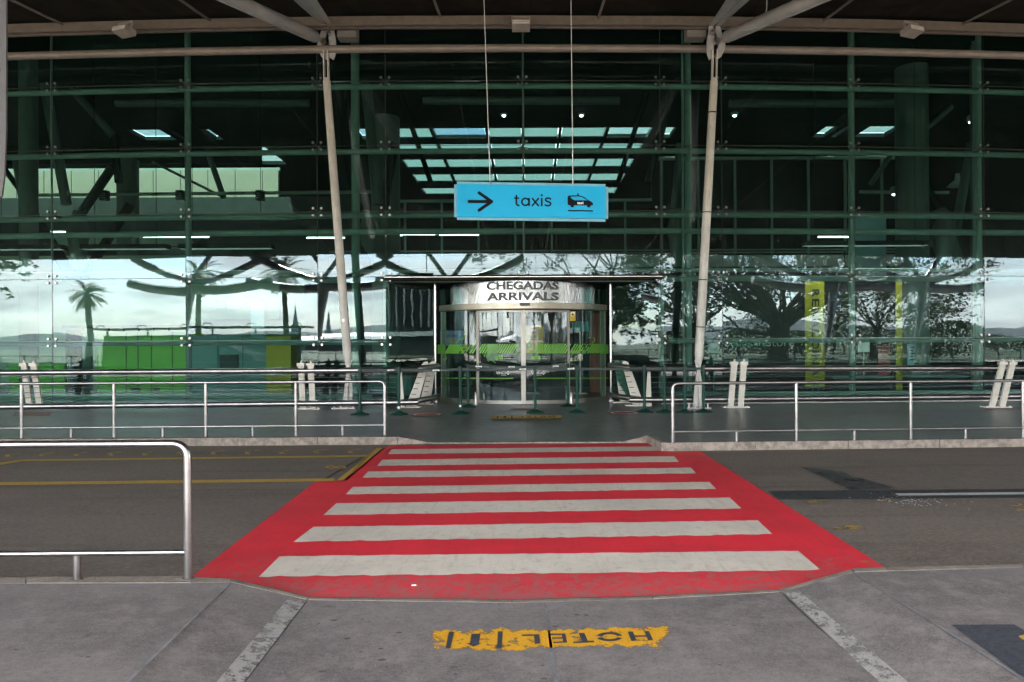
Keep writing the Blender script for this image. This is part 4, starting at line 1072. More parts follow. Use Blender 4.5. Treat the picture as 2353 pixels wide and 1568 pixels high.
MB().tube([((a.x+b.x)/2, 20.02, 0), ((a.x+b.x)/2, 20.02, a.z)], .02, 8).build('pole', SIGNWHITE, t)
a, b = at(1314, 813, 20), at(1352, 806, 20); MB().box(a.x, b.x, 19.9, 20.2, a.z, b.z).build('shelf', INSTEEL, t); MB().lathe(((a.x+b.x)/2, 20.02, 0), [(.22, 0), (.2, .03), (.03, .04)], 16).build('base', SIGNWHITE, t)
t = thing('red_stand', 'dark red panel inside the entrance by its right edge', 'panel', at(1375, 900, 20.5)); a, b = at(1356, 850, 20.5), at(1392, 720, 20.5)
MB().box(a.x, b.x, 20.5, 20.6, 0, b.z).build('board', basic('brick_red', (.25,.05,.04), .5), t)
# short door guard posts
for x, y, h, l in ((1093.5,931,30,'outer guard post at the left door stile'), (1112,927,26,'inner guard post at the left door stile'), (1302,926.5,26,'inner guard post at the right door stile'), (1312.5,930,28,'outer guard post at the right door stile')):
    p = on(x, y); r = .04 if 'outer' in l else .03; hh = h*p.y/F_PX
    t = thing('door_guard_post', 'short stainless ' + l, 'bollard', p, 'stainless guard posts by the doors')
    MB().tube([p, p+Vector((0,0,hh-.01)), p+Vector((0,0,hh))], [r, r, r*.85], 16).build('shaft', STEEL, t, True)
    MB().lathe(p, [(r+.012, 0), (r+.012, .006)], 16).build('base_ring', STEEL, t)
# ------------------------------------------------------------------ canopy over the drive
can = thing('drive_canopy', 'wide brown boarded canopy roof over the drive with a round front beam', 'canopy', (0, 4, 9))
YE = -3.0
def soffz(Y): return 6.27 + (Y - YE)*(9.0-6.27)/(15.6-YE)
mb = MB(); xs = [-60] + LX + [36]
def FAc(X): return FA(max(-24, min(24, X)))
for xa, xb in zip(xs, xs[1:]):
    ya, yb = FAc(xa)-1.0, FAc(xb)-1.0
    mb.hexa([(xa,YE,6.27),(xb,YE,6.27),(xb,yb,9.0),(xa,ya,9.0)], [(xa,YE,6.5),(xb,YE,6.5),(xb,yb,9.3),(xa,ya,9.3)])
mb.build('soffit', SOFFIT, can)
g = MB()
for xa, xb in zip(LX, LX[1:]): g.obox((xa, FA(xa)-1.02, 8.80), (xb, FA(xb)-1.02, 8.80), .10, .20)
g.build('eave_gutter', basic('eave_beige', (.12,.10,.088), .5), can)
g = MB()
for xa, xb in zip(LX, LX[1:]): g.obox((xa, FA(xa)-.92, 8.70), (xb, FA(xb)-.92, 8.70), .06, .05)
g.build('eave_edge', basic('eave_brown', (.10,.085,.075), .5), can)
MB().tube([(X, FA(X)-.72, 8.31) for X in LX], .088, 16).build('round_beam', BEIGE, can, True)
for px_ in (114, 470, 1013, 1382, 1918, 2261):
    X = (px_-CX)/F_PX*15.2; MB().tube([(X, FA(X)-1.05, 8.86), (X, 6, soffz(6)-.12), (X, YE+.3, soffz(YE+.3)-.12)], .03, 8).build('soffit_rod', BEIGE, can, True)
# roof upstand to the hall so that no sky shows between eave and glass roof
mb = MB()
for xa, xb in zip(xs, xs[1:]):
    ya, yb = FAc(xa), FAc(xb)
    mb.hexa([(xa,ya-1.15,9.32),(xb,yb-1.15,9.32),(xb,yb+1.2,9.72),(xa,ya+1.2,9.72)], [(xa,ya-1.15,9.4),(xb,yb-1.15,9.4),(xb,yb+1.2,9.9),(xa,ya+1.2,9.9)])
mb.build('roof_link', INDARK, can)
mb = MB()
for s in (-1, 1):
    for k in range(6): mb.box(s*(6+9*k)-.12, s*(6+9*k)+.12, -8.4, 14.2, 0, 0) if False else None
# outer edge structure: forked columns and sagging edge ribs
def bez(a, b, c, n=10): return [a*(1-t)**2 + b*2*t*(1-t) + c*t*t for t in [k/n for k in range(n+1)]]
CX_OUT = [-19.2, -11.4, -4.0, 18.6, 25]
for i, X in enumerate(CX_OUT):
    c = thing('forked_column', ['forked steel canopy column mirrored at the far left of the glass', 'forked canopy column mirrored between the left glass joints', 'dark forked canopy column mirrored left of the arrivals doors', 'forked canopy column mirrored at the right of the glass', 'forked canopy column mirrored at the far right edge'][i], 'column', (X, YE+.3, 0), 'forked columns on the outer edge of the canopy')
    MB().tube([(X-.6, YE+.3, -.1), (X-.25, YE+.3, 2.5), (X, YE+.3, 4.35)], [.14, .17, .3], 12).build('shaft', GREYM, c, True)
    MB().tube([(X, YE+.3, 4.35), (X, YE+.3, 5.0)], [.30, .42], 12).build('knuckle', GREYM, c, True)
    for s in (-1, 1): 
        MB().tube(bez(Vector((X, YE+.3, 4.7)), Vector((X+s*1.6, YE+.3, 4.85)), Vector((X+s*4.4, YE+.3, 6.27))), .20, 10).build('arm', GREYM, c, True)
        MB().tube([(X, YE+.3, 4.8), (X+s*1.1, YE+.3, 6.27)], .12, 10).build('arm', GREYM, c, True)
        MB().tube(bez(Vector((X, YE+.3, 4.4)), Vector((X+s*2.4, YE+.3, 4.15)), Vector((X+s*4.6, YE+.3, 4.8))), .25, 10).build('edge_rib', GREYM, c, True)
# inner columns in view
for sgn, (tx, ty), (bx, by), lab in ((-1, (750,180), (797,938), 'left leaning white canopy column standing before the glass'), (1, (1641,180), (1604,938), 'right leaning white canopy column with black cable ties')):
    base = on(bx, by); Dc = base.y
    top = at(tx, ty, Dc - .1); low = at(bx + (3 if sgn < 0 else 1), 838, Dc - .02)
    t = thing('canopy_column', lab, 'column', base, 'leaning canopy columns before the glass')
    up = (top - low).normalized()
    MB().tube([low, low + up*.25, low.lerp(top, .6), top - up*.08, top], [.06, .098, .095, .085, .055], 20).build('shaft', GREYW, t, True)
    # cross plates at the foot with bolts
    f = MB()
    f.prism([low + Vector((-.085,0,.1)), low + Vector((.085,0,.1)), low + Vector((.035,0,-.12)), low + Vector((.10,0,-.95+.35)), Vector((base.x+.11, Dc, .03)), Vector((base.x-.11, Dc, .03)), low + Vector((-.10,0,-.6)), low + Vector((-.035,0,-.12))], (0, .03, 0))
    f.prism([low + Vector((0,-.085,.1)), low + Vector((0,.085,.1)), low + Vector((0,.04,-.12)), Vector((base.x, Dc+.13, .03)), Vector((base.x, Dc-.11, .03)), low + Vector((0,-.04,-.12))], (.03, 0, 0))
    f.build('foot_plates', GREYW, t)
    f = MB(); f.box(base.x-.30, base.x+.24, Dc-.22, Dc+.26, .0, .03)
    f.build('base_plate', basic('scuffed_plate', (.40,.38,.36), .45, .4, .5, 12), t)
    for dx, dy in ((-.24,-.16),(-.10,-.17),(.05,-.17),(.18,-.16),(-.24,.18),(.18,.18)):
        MB().tube([(base.x+dx, Dc+dy, .03), (base.x+dx, Dc+dy, .06), (base.x+dx, Dc+dy, .061), (base.x+dx, Dc+dy, .115)], [.03, .03, .016, .014], 8).build('anchor_bolt', STEEL, t)
    # pinned neck and head
    node = at(tx - 2*sgn*-1 if False else tx + (-4 if sgn < 0 else 4), 100, Dc - .1)
    for dx in (-.045, .045):
        MB().obox(top + up*-.15 + Vector((dx,-.02,0)), Vector((node.x - sgn*.03 + dx, node.y, node.z - .15)), .022, .12, (0,1,0)).build('neck_plate', GREYW, t)
    nx = node.x; head_px = [(735,95),(748,60),(680,0),(660,-40),(716,-40),(718,0),(757,60),(762,95),(763,120),(757,138),(744,130),(736,112)]
    if sgn > 0: head_px = [(2391-x+5, y) for x, y in head_px]
    for off in (-.16, .10):
        P = [at(x + off*60*(-sgn)*-1, y, Dc - .1 - max(0, (60-y))*.042) for x, y in head_px]
        MB().prism(P[::1] if sgn < 0 else P[::-1], (.0, .03, 0)).build('head_plate', GREYM, t)
        P = None
    pin = Vector((nx, Dc - .25, node.z)); MB().tube([pin, pin + Vector((0,.4,0))], .07, 14).build('pivot_pin', STEEL, t, True)
    pin = Vector((nx - sgn*.10, Dc - .25, node.z + .22)); MB().tube([pin, pin + Vector((0,.4,0))], .05, 14).build('pivot_pin', STEEL, t, True)
    a = at(722 if sgn < 0 else 1672, 84, Dc - .22); b = at(565 if sgn < 0 else 1838, 12, 13.0)
    e = b + (b - a)*3.2
    MB().tube([a + (a-b).normalized()*.1, a, b, e], [.07, .135, .135, .135], 20).build('raking_arm', GREYM, t, True)
    MB().obox(a + (b-a).normalized()*.15 + Vector((0,-.02,-.13)), b + (b-a)*2 + Vector((0,-.02,-.13)), .03, .05).build('arm_rib', GREYM, t)
    if sgn > 0:
        for yy in (263, 490, 644, 752, 895):
            q = low + up*((at(1620, yy, Dc).z - low.z)/up.z)
            if q.z < low.z: continue
            MB().tube([q - up*.012, q + up*.012], .108, 16).build('cable_tie', BLACK, t, True)
        P = [at(x, y, 14.2) for x, y in ((1762,0),(1760,28),(1747,52),(1730,66),(1705,70))]
        MB().tube(smoothpath(P), .012, 6).build('loose_cable', GREYM, t, True)
    else:
        q = low + up*((at(787, 737, Dc).z - low.z)/up.z); MB().tube([q + Vector((.0,-.10,0)), q + Vector((0,-.11,0))], .03, 10).build('inspection_cap', STEEL, t)
    # box behind the head (rain head)
    c = at(800 if sgn < 0 else 1597, 75, 15.9); MB().box(c.x-.22, c.x+.22, 15.75, 16.05, c.z-.17, c.z+.2).build('rainwater_box', basic('dull_grey', (.16,.16,.15), .6), t)
# floodlights under the eave
for (x, y, yaw, l) in ((286,70,-.35,'grey slatted floodlight under the eave at left'), (1197,57,0,'grey slatted floodlight under the middle of the eave'), (2095,70,.35,'grey slatted floodlight under the eave at right')):
    c = at(x, y, 15.1); t = thing('floodlight', l, 'floodlight', c, 'floodlights under the eave')
    M_ = Matrix.Translation(c) @ Matrix.Rotation(yaw, 4, 'Z') @ Matrix.Rotation(-.2, 4, 'X') @ Matrix.Scale(.86, 4)
    def tb(mb, m=M_):
        mb.v = [tuple(m @ Vector(p)) for p in mb.v]; return mb
    tb(MB().box(-.23,.23,-.16,.16,-.10,.04)).build('housing', LAMPGREY, t)
    b = MB(); 
    for k in range(9): b.box(-.21+k*.05, -.19+k*.05, -.165, -.155, .0, .045)
    tb(b).build('cooling_fins', LAMPGREY, t)
    b = MB(); b.box(-.215,.215,-.175,-.16,-.085,-.045); b.box(-.215,.215,-.175,-.16,-.03,.0); tb(b).build('slats', basic('lamp_glass', (.52,.5,.5), .3), t)
    b = MB(); b.box(-.24,-.22,-.03,.03,0,.2); b.box(.22,.24,-.03,.03,0,.2); b.box(-.24,.24,-.03,.03,.2,.22); tb(b).build('bracket', LAMPGREY, t)

# ------------------------------------------------------------------ hanging taxi sign
DS = 9.0
def sg(x, y, d=0.0): return at((1120 + x/5.602)/1.088, (440 + y/5.602)/1.088, DS - d)
ts = thing('taxi_sign', 'bright blue hanging sign reading taxis with an arrow and a little taxi', 'sign', sg(1165, 360))
C4 = [sg(123,113), sg(2208,150), sg(2208,598), sg(125,572)]
MB().hexa([p + Vector((0,.06,0)) for p in C4], C4).build('panel', SIGNBLUE, ts)
fr = MB()
for a, b in zip(C4, C4[1:] + C4[:1]): fr.obox(a + Vector((0,.03,0)), b + Vector((0,.03,0)), .012, .075)
fr.build('edge_trim', basic('sign_edge', (.10,.28,.36), .5, .1), ts)
def cap(mb, x0, y0, x1, y1, wz, d):
    an = math.atan2(y1-y0, x1-x0); P = []
    for k in range(9): t = an + math.pi/2 + math.pi*k/8; P.append(sg(x0 + wz/2*math.cos(t), y0 + wz/2*math.sin(t), d))
    for k in range(9): t = an - math.pi/2 + math.pi*k/8; P.append(sg(x1 + wz/2*math.cos(t), y1 + wz/2*math.sin(t), d))
    mb.poly(P)
def stroke(pts, wz, name, d0=.004):
    for halo in (0,):
        mb = MB(); d = d0 if not halo else d0 - .003
        for (a, b) in zip(pts, pts[1:]):
            cap(mb, *a, *b, wz + (9 if halo else 0), d); d += .00004
        if halo: mb.build('white_outline', SIGNWHITE, ts)
        else: mb.build(name, SIGNINK, ts)
def circ(cx_, cy_, r, a0=0, a1=2*math.pi, n=26): return [(cx_ + r*math.cos(a0+(a1-a0)*k/n), cy_ + r*math.sin(a0+(a1-a0)*k/n)) for k in range(n+1)]
stroke([(295,360),(606,360)], 44, 'arrow_symbol', .0045); stroke([(435,238),(612,361),(435,482)], 44, 'arrow_symbol')
stroke([(957,277),(957,372)] + circ(993,380,36,math.pi,math.pi/2,8)[0:], 24, 'letter'); stroke([(931,312),(990,312)], 20, 'letter', .0052)
stroke(circ(1084,365,49), 24, 'letter'); stroke([(1136,318),(1136,414)], 24, 'letter', .0056)
stroke([(1182,318),(1266,418)], 24, 'letter'); stroke([(1266,318),(1182,418)], 24, 'letter', .0052)
stroke([(1313,318),(1313,416)], 24, 'letter'); stroke([(1312,271),(1313,272)], 30, 'letter')
stroke([(1436,324),(1420,314),(1398,311),(1376,316),(1365,331),(1370,347),(1386,357),(1412,365),(1432,376),(1439,393),(1430,410),(1408,419),(1382,418),(1362,408)], 23, 'letter')
body = [(1675,305),(1680,285),(1695,276),(1760,272),(1830,272),(1880,284),(1920,305),(1965,338),(2010,362),(2030,380),(2034,398),(2020,415),(1690,412),(1676,400)]
MB().poly([sg(x, y, .004) for x, y in body][::-1]).build('taxi_pictogram', SIGNINK, ts)
MB().poly([sg(x, y, .0047) for x, y in [(1712,292),(1832,289),(1872,298),(1915,320),(1957,343),(1775,343),(1740,326)]][::-1]).build('pictogram_window', SIGNBLUE, ts)
for cx_, cy_ in ((1740,415),(1972,418)): MB().poly([sg(x, y, .0043) for x, y in circ(cx_, cy_, 27)[:-1]]).build('pictogram_wheel', SIGNINK, ts)
stroke([(1820,254),(1820,272)], 21, 'roof_lamp', .0044); stroke([(1687,487),(2027,492)], 18, 'ground_line')
text('small_lettering', 'taxi', SIGNWHITE, lambda u, v: sg(1810+86*u, 397-37*v, .0050), ts, .015)
for (x0, y0, x1, y1) in ((1126.5,424,1112,0), (1316.5,426,1312,0)):
    a, b = at(x0, y0, DS+.02), at(x1, y1, DS+.02); k = (soffz(DS) - .02 - a.z)/(b.z - a.z)
    MB().tube([a, a.lerp(b, k)], .0055, 6).build('suspension_wire', basic('wire', (.50,.49,.48), .4, .5), ts); MB().tube([a - Vector((0,0,.03)), a + Vector((0,0,.05))], .012, 8).build('wire_clamp', STEEL, ts)

# ------------------------------------------------------------------ stainless guard rails
def railing(name, label, e, dirv, length, posts, shorts, zt=.875, zl=.165, r=.024, rl=.019, cornersign=1, rp=None):
    """e: foot of the rounded end post, dirv: unit direction away from the opening"""
    t = thing(name, label, 'railing', e, 'stainless railings along the kerbs')
    d = Vector(dirv); far = e + d*length
    MB().tube(fillet([e, e + Vector((0,0,zt)), far + Vector((0,0,zt))], .10, 8), r, 16).build('top_rail', STEEL, t, True)
    MB().tube([e + d*.012 + Vector((0,0,zl)), far + Vector((0,0,zl))], rl, 12).build('lower_rail', STEEL, t, True)
    for s in posts: p = e + d*s; MB().tube([p, p + Vector((0,0,zt - r*.6))], r*.95, 14).build('post', STEEL, t, True)
    for s in shorts: p = e + d*s; MB().tube([p, p + Vector((0,0,zl - rl*.6))], r*.9, 14).build('short_post', STEEL, t, True)
    for s in [0] + list(posts) + list(shorts): p = e + d*s; MB().lathe(p, [(r+.012, .0005), (r+.010, .008)], 14).build('foot_ring', basic('dirty_foot', (.10,.09,.08), .8), t)
    return t
e = on(884, 1000.5); q = on(72, 1008); d = (q - e).normalized(); u = (e.x - on(676, 1003).x)/abs(d.x)
S = [(e.x - on(x, 1004).x)/abs(d.x) for x in (676, 474, 272, 72)]; S += [S[-1] + S[0]*k for k in (1, 2, 3)]
SS = [(e.x - on(x, 1005).x)/abs(d.x) for x in (780, 576, 375, 174)]; SS += [SS[-1] + S[0]*k for k in (1, 2)]
railing('kerb_railing', 'stainless railing on the far kerb left of the crossing', e, d, S[-1], S, SS, .88, .168)
e = on(1546, 1018); q = on(2240, 1009); d = (q - e).normalized()
S = [(on(x, 1014).x - e.x)/d.x for x in (1829, 2105)]; S += [S[-1] + (S[1]-S[0])*k for k in (1, 2, 3)]
SS = [(on(x, 1014).x - e.x)/d.x for x in (1688, 1968, 2240)]
railing('kerb_railing', 'stainless railing on the far kerb right of the crossing', e, d, S[-1], S, SS, .885, .165)
e = on(432, 1331); q = on(177, 1333.5); d = (q - e).normalized(); s1 = (e.x - q.x)/abs(d.x)
railing('kerb_railing', 'large stainless railing end in the left foreground', e, d, 4.3, [s1*2, s1*4], [s1, s1*3, s1*5], .867, .172)

# ------------------------------------------------------------------ double tube luggage barriers before the glass
def vpost(mb, top, bot, wx, th): mb.obox(bot, top, wx, th, (0, 1, 0))
def barrier(label, sgn, yu, yl, x_in, x_out, Db, pairs, slant, capz):
    t = thing('luggage_barrier', label, 'barrier', at((x_in+x_out)/2, 940, Db), 'double tube barriers before the glass')
    def pz(x, y, D=Db): return at(x, y, D)
    zi, zo = pz(x_in, yu[0]).z, pz(x_out, yu[1]).z
    for yy, nm in ((yu, 'upper_tube'), (yl, 'lower_tube')):
        a, b = pz(x_in, yy[0]), pz(x_out, yy[1]); b = b + (b-a)*.3
        k1 = a + Vector((-sgn*.40, .12, .015)); k2 = k1 + Vector((-sgn*.40, .62, .03)); k3 = k2 + Vector((-sgn*.04, .5, 0))
        MB().tube(smoothpath([b, a.lerp(b,.5), a, k1, k2, k3], 8), .066, 18).build(nm, STEEL, t, True)
    for i, (x, xt) in enumerate(pairs):
        for dx in (-1, 1):
            bot = on(x + dx*11.5, 940 if sgn < 0 else 936.5); top = at(xt + dx*11, 838 if sgn < 0 else 835, bot.y - .22)
            m = MB(); vpost(m, top, bot, .13, .05); m.build('post_plate', CREAM, t)
            m = MB(); m.obox(top + Vector((-.085,0,0)), top + Vector((.085,0,0)), .09, .07); m.prism([top+Vector((-.02,-.02,.03)), top+Vector((.03,-.02,.03)), top+Vector((.02,-.02,.085)), top+Vector((0,-.02,.10))], (0,.04,0)); m.build('post_cap', CREAM, t)
        b = on(x, 940 if sgn < 0 else 936.5); m = MB(); m.box(b.x-.30, b.x+.30, b.y-.10, b.y+.12, .0, .022); m.build('base_plate', CREAM, t)
        for dx in (-.25, -.02, .02, .25): MB().lathe((b.x+dx, b.y-.06, .022), [(.018, 0), (.018, .02), (.008, .03)], 8).build('anchor_nut', STEEL, t)
    # slanting notched end plates beside the door
    for j, ((bx, by), (txx, tyy), Dt) in enumerate(slant):
        b = on(bx, by); tp = at(txx, tyy, b.y + .35)
        w2 = .13; dirv = (tp - b).normalized(); side = Vector((1, 0, 0))
        P = [b - side*w2, b + side*w2, tp + side*.085, tp + dirv*.07 + side*.03, tp + dirv*.07 - side*.03, tp - side*.085]
        MB().prism(P, (0, .045, 0)).build('notched_plate', CREAM, t)
        sl = MB()
        for k in range(5):
            c = b.lerp(tp, .30 + .13*k); sl.obox(c + Vector((-.10*sgn*-1*0-.09, -.004, 0)), c + Vector((.02, -.004, 0)), .006, .018)
        sl.build('cable_slots', BLACK, t)
        m = MB(); m.box(b.x-.32, b.x+.24, b.y-.10, b.y+.16, 0, .022); m.build('base_plate', CREAM, t)
        for dx in (-.22, .0, .16): MB().lathe((b.x+dx, b.y-.06, .022), [(.018, 0), (.018, .02), (.008, .03)], 8).build('anchor_nut', STEEL, t)
    # thin wedge post next to the first slanted plate
    b = on(slant[0][0][0] + sgn*22, slant[0][0][1]+1); 
    MB().prism([b + Vector((-.075,0,0)), b + Vector((.075,0,0)), b + Vector((sgn*.02+.03,0,.84)), b + Vector((sgn*.02-.03,0,.84))], (0,.05,0)).build('wedge_post', CREAM, t)
    a0 = at(slant[0][0][0] + sgn*-6, 900, Db + .05)
    for k, yy in enumerate((867, 879, 890.5, 901.5, 913)):
        a = at(x_in - sgn*4, yy, Db+.1); b2 = at(x_out, yy + (1 if sgn < 0 else -3), Db+.1); b2 = b2 + (b2-a)*.3
        MB().tube([a, b2], .0075, 6).build('cable', STEEL, t)
    return t
barrier('stainless double tube barrier left of the doors', -1, (850.5, 857), (925, 935), 905, 0, 15.55, [(708,703),(81,66),(-560,-590)],
        [((944,936.5),(977,838),0), ((976,929),(994,836),0)], 838)
barrier('stainless double tube barrier right of the doors', 1, (847.5, 846), (919, 911), 1500, 2353, 15.75, [(1690,1698),(2290,2315)],
        [((1468,932.5),(1437,836),0), ((1437,925.5),(1420,834),0)], 835)

# ------------------------------------------------------------------ queue posts and belts
SP = [(827,953.5,842),(917,953,840),(1058,951.5,840),(1076,936,838.5),(1230,948.5,838),(1305,934.5,833),(1326,948.5,836),(1481,947.5,835),(1527,948.5,837),(1573.6,948.5,835),(1616.5,947.5,836)]
SLAB = ['dark green queue post furthest left, before the left leaning column','second dark green queue post from the left, with a white tag near its foot','dark green queue post left of the door with a small white tag','dark green queue post just behind the one left of the door','dark green queue post on the yellow HOTEL sticker','dark green queue post close to the right door stile','dark green queue post right of the doors, in front','dark green queue post beside the right red sticker','dark green queue post between the red sticker and the right leaning column','dark green queue post just left of the right leaning column','dark green queue post furthest right, against the right leaning column']
def make_post(loc, label):
    t = thing('queue_post', label, 'queue post', loc, 'green belt posts before the doors')
    MB().lathe(loc, [(.195, 0), (.195, .012), (.17, .022), (.10, .042), (.045, .07), (.034, .075)], 28).build('base', GREENP, t, True, 50)
    MB().lathe(loc, [(.031, .07), (.031, .93), (.029, .932)], 18).build('pole', GREENP, t, True)
    MB().lathe(loc, [(.036, .895), (.036, 1.0), (.030, 1.012), (.001, 1.014)], 18).build('belt_head', BELT, t, True)
    return t
p0 = on(*SP[0][:2]); proto = make_post(p0, SLAB[0]); posts = [proto]
for (x, y, yt), l in zip(SP[1:], SLAB[1:]):
    c = proto.copy(); col.objects.link(c); c.location = on(x, y); c['label'] = l
    for ch in list(proto.children):
        k = ch.copy(); col.objects.link(k); k.parent = c; k.matrix_parent_inverse = ch.matrix_parent_inverse.copy()
    posts.append(c)
def belt(i, j, label, zo=.945, txt=()):
    a = Vector(posts[i].location) + Vector((0, 0, zo)); b = Vector(posts[j].location) + Vector((0, 0, zo))
    dv = (b - a).normalized(); a += dv*.034; b -= dv*.034
    mb = MB(); n = 12; nr = Vector((dv.y, -dv.x, 0)).normalized()*.002
    def P(t, h): 
        q = a.lerp(b, t); q.z -= .02*4*t*(1-t); return q + Vector((0,0,h))
    for k in range(n):
        t0, t1 = k/n, (k+1)/n
        mb.hexa([P(t0,-.026)+nr, P(t1,-.026)+nr, P(t1,-.026)-nr, P(t0,-.026)-nr], [P(t0,.026)+nr, P(t1,.026)+nr, P(t1,.026)-nr, P(t0,.026)-nr])
    o = mb.build('belt', BELT, posts[i]); Ln = (b-a).length
    for t0, w_ in txt:
        text('belt_lettering', 'ana', SIGNWHITE, (lambda t0, w_: lambda u, v: P(t0 + w_/Ln*u, -.013+.030*v) + nr*1.6)(t0, w_), o, .02)
        text('belt_lettering', 'aeroportos de portugal', SIGNWHITE, (lambda t0, w_: lambda u, v: P(t0 + w_/Ln*(1.15+.8*u), -.006+.008*v) + nr*1.6)(t0, w_), o)
bpy.context.view_layer.update()
belt(0, 1, '', .945, ((.72, .14),)); belt(1, 2, '', .945, ((.55, .15),)); belt(2, 4, '', .945, ((.80, .15),)); belt(4, 6, '', .945, ((.80, .15),)); belt(6, 7, '', .945); belt(7, 8, '', .945); belt(8, 9, '', .945); belt(9, 10, '', .945)
belt(3, 5, '', .955, ((.06,.16),(.40,.16),(.86,.14)))
# white tags low on two posts
for i, z in ((1, .15), (2, .17)):
    q = Vector(posts[i].location); MB().box(q.x-.020, q.x+.020, q.y-.036, q.y-.031, z-.022, z+.022).build('tag', SIGNWHITE, posts[i])
# grey sign edge hanging close to the camera at the far left
t = thing('hanging_panel', 'grey edge of a hanging panel at the top left border of the view', 'sign', at(-30, 250, 5.0))
P = [(-160,-120),(14.5,-120),(13.5,300),(10,400),(4,450),(-6,462),(-160,462)]
MB().prism([at(x, y, 5.0) for x, y in P], (0, .015, 0)).build('panel', basic('dull_panel', (.05,.05,.055), .6), t)
MB().tube([at(-60, -110, 5.06), at(-60, -700, 5.06)], .02, 8).build('hanger', GREYM, t)
# ------------------------------------------------------------------ what stands behind the camera and shows in the glass
def refl(x, y, Yt):
    d = ray(x, y); D = 16.5
    for _ in range(12): D = FA(d.x*D)
    X = d.x*D; o = Vector((X, D, CAM_H + d.z*D))
    for a, b in zip(LX, LX[1:]):
        if a <= X <= b: break
    tg = Vector((b-a, FA(b)-FA(a), 0)).normalized(); n = Vector((tg.y, -tg.x, 0))
    r = d - n*2*d.dot(n); t = (Yt - o.y)/r.y
    return o + r*t
struct(MB().poly([(-200,-12,-.125),(200,-12,-.125),(200,-3,-.125),(-200,-3,-.125)]).build('rear_road', asphalt('rear_road_bounce', (0.27,0.235,0.20), (0.22,0.19,0.165), (0.30,0.26,0.22), .4)))  # out of view; pale warm tone chosen to bounce light onto the drive
struct(MB().poly([(-300,-400,-.12),(300,-400,-.12),(300,-14,-.12),(-300,-14,-.12)]).build('planted_ground', HEDGE))
def branchy(name, label, base, h, spread, seed, depth=6, trunk=.55, leafn=2600, leafs=.16, fork=.16, nlimb=6, group='bare limbed trees behind the camera', lean=0, low=0):
    rnd = random.Random(seed)
    t = thing(name, label, 'tree', base, group); segs = []; tips = []
    def grow(p, d, ln, r, lev):
        n = 3; pts = [p]; rs = [r]; q = p.copy(); dd = d.copy()
        for k in range(n):
            dd = (dd + Vector((rnd.gauss(0,.16), rnd.gauss(0,.16), rnd.gauss(.02,.10)))).normalized(); q = q + dd*ln/n
            pts.append(q.copy()); rs.append(r*(1 - .38*(k+1)/n))
        segs.append((pts, rs, lev))
        if lev >= depth or rs[-1] < .006: tips.append((q, dd)); return
        if lev >= 3: tips.append((pts[2], dd))
        for k in range(2 if rnd.random() < (.62 if lev < 5 else .72) else 3):
            ax = dd.orthogonal().normalized(); ax.rotate(__import__('mathutils').Quaternion(dd, rnd.random()*6.28))
            nd = (dd + ax*rnd.uniform(.35, .85) + Vector((0,0,.05))).normalized()
            grow(q, nd, ln*rnd.uniform(.66, .86), rs[-1]*rnd.uniform(.66, .88), lev+1)
    b = Vector(base); hk = h*fork
    mt = MB(); mt.tube([b + Vector((0,0,-.2)), b + Vector((0,0,.3)), b + Vector((lean*.3,0,hk*.6)), b + Vector((lean*.5,0,hk))], [trunk*1.5, trunk*1.15, trunk, trunk*1.05], 12)
    for k in range(nlimb):
        a = 2*math.pi*k/nlimb + rnd.uniform(-.3,.3); s = rnd.uniform(.35, .95)*spread
        d = Vector((math.cos(a)*s, math.sin(a)*s*.7, 1)).normalized()
        grow(b + Vector((lean*.5,0,hk*rnd.uniform(.72,1))), d, h*.31, trunk*rnd.uniform(.24,.44), 1)
    for k in range(low):
        a = 2*math.pi*k/low + rnd.uniform(-.25,.25)
        d = Vector((math.cos(a), math.sin(a)*.6, rnd.uniform(.05,.75))).normalized()
        grow(b + Vector((lean*.5,0,hk*rnd.uniform(.65,1.25))), d, h*.20, trunk*rnd.uniform(.15,.28), 2)
    for pts, rs, lev in segs: mt.tube(pts, rs, 7 if lev < 3 else 4, False)
    mt.build('trunk', BARK, t)
    lm = MB()
    for _ in range(leafn):
        p, d = tips[rnd.randrange(len(tips))]
        c = p + Vector((rnd.gauss(0,.32), rnd.gauss(0,.32), rnd.gauss(0,.24))); s = leafs*rnd.uniform(.6, 1.4)
        u = Vector((rnd.gauss(0,1), rnd.gauss(0,1), rnd.gauss(0,.6))).normalized(); w_ = u.orthogonal().normalized()
        lm.poly([c - u*s, c + w_*s*.45, c + u*s, c - w_*s*.45])
    lm.build('crown', LEAF, t); return t
TREEB = refl(1790, 860, -17); TREEB.z = -.1
branchy('spreading_tree', 'huge dark spreading tree mirrored in the right half of the glass', TREEB, 17, 3.0, 11, 8, .72, 26000, .13, .17, 9, low=26)
tb = refl(1420, 860, -24); tb.z = -.1
branchy('spreading_tree', 'leafy tree mirrored above the arrivals doors', tb, 17, 1.5, 5, 8, .40, 18000, .14, .22, 7, low=8)
tb = refl(1590, 860, -26); tb.z = -.1
branchy('spreading_tree', 'thinner tree mirrored beside the right leaning column', tb, 16, 1.4, 8, 8, .36, 16000, .14, .2, 7, low=9)
tb = refl(2010, 860, -30); tb.z = -.1
branchy('spreading_tree', 'finely branched tree mirrored between the two yellow banners', tb, 14, 1.6, 15, 8, .34, 14000, .15, .2, 7, low=12)
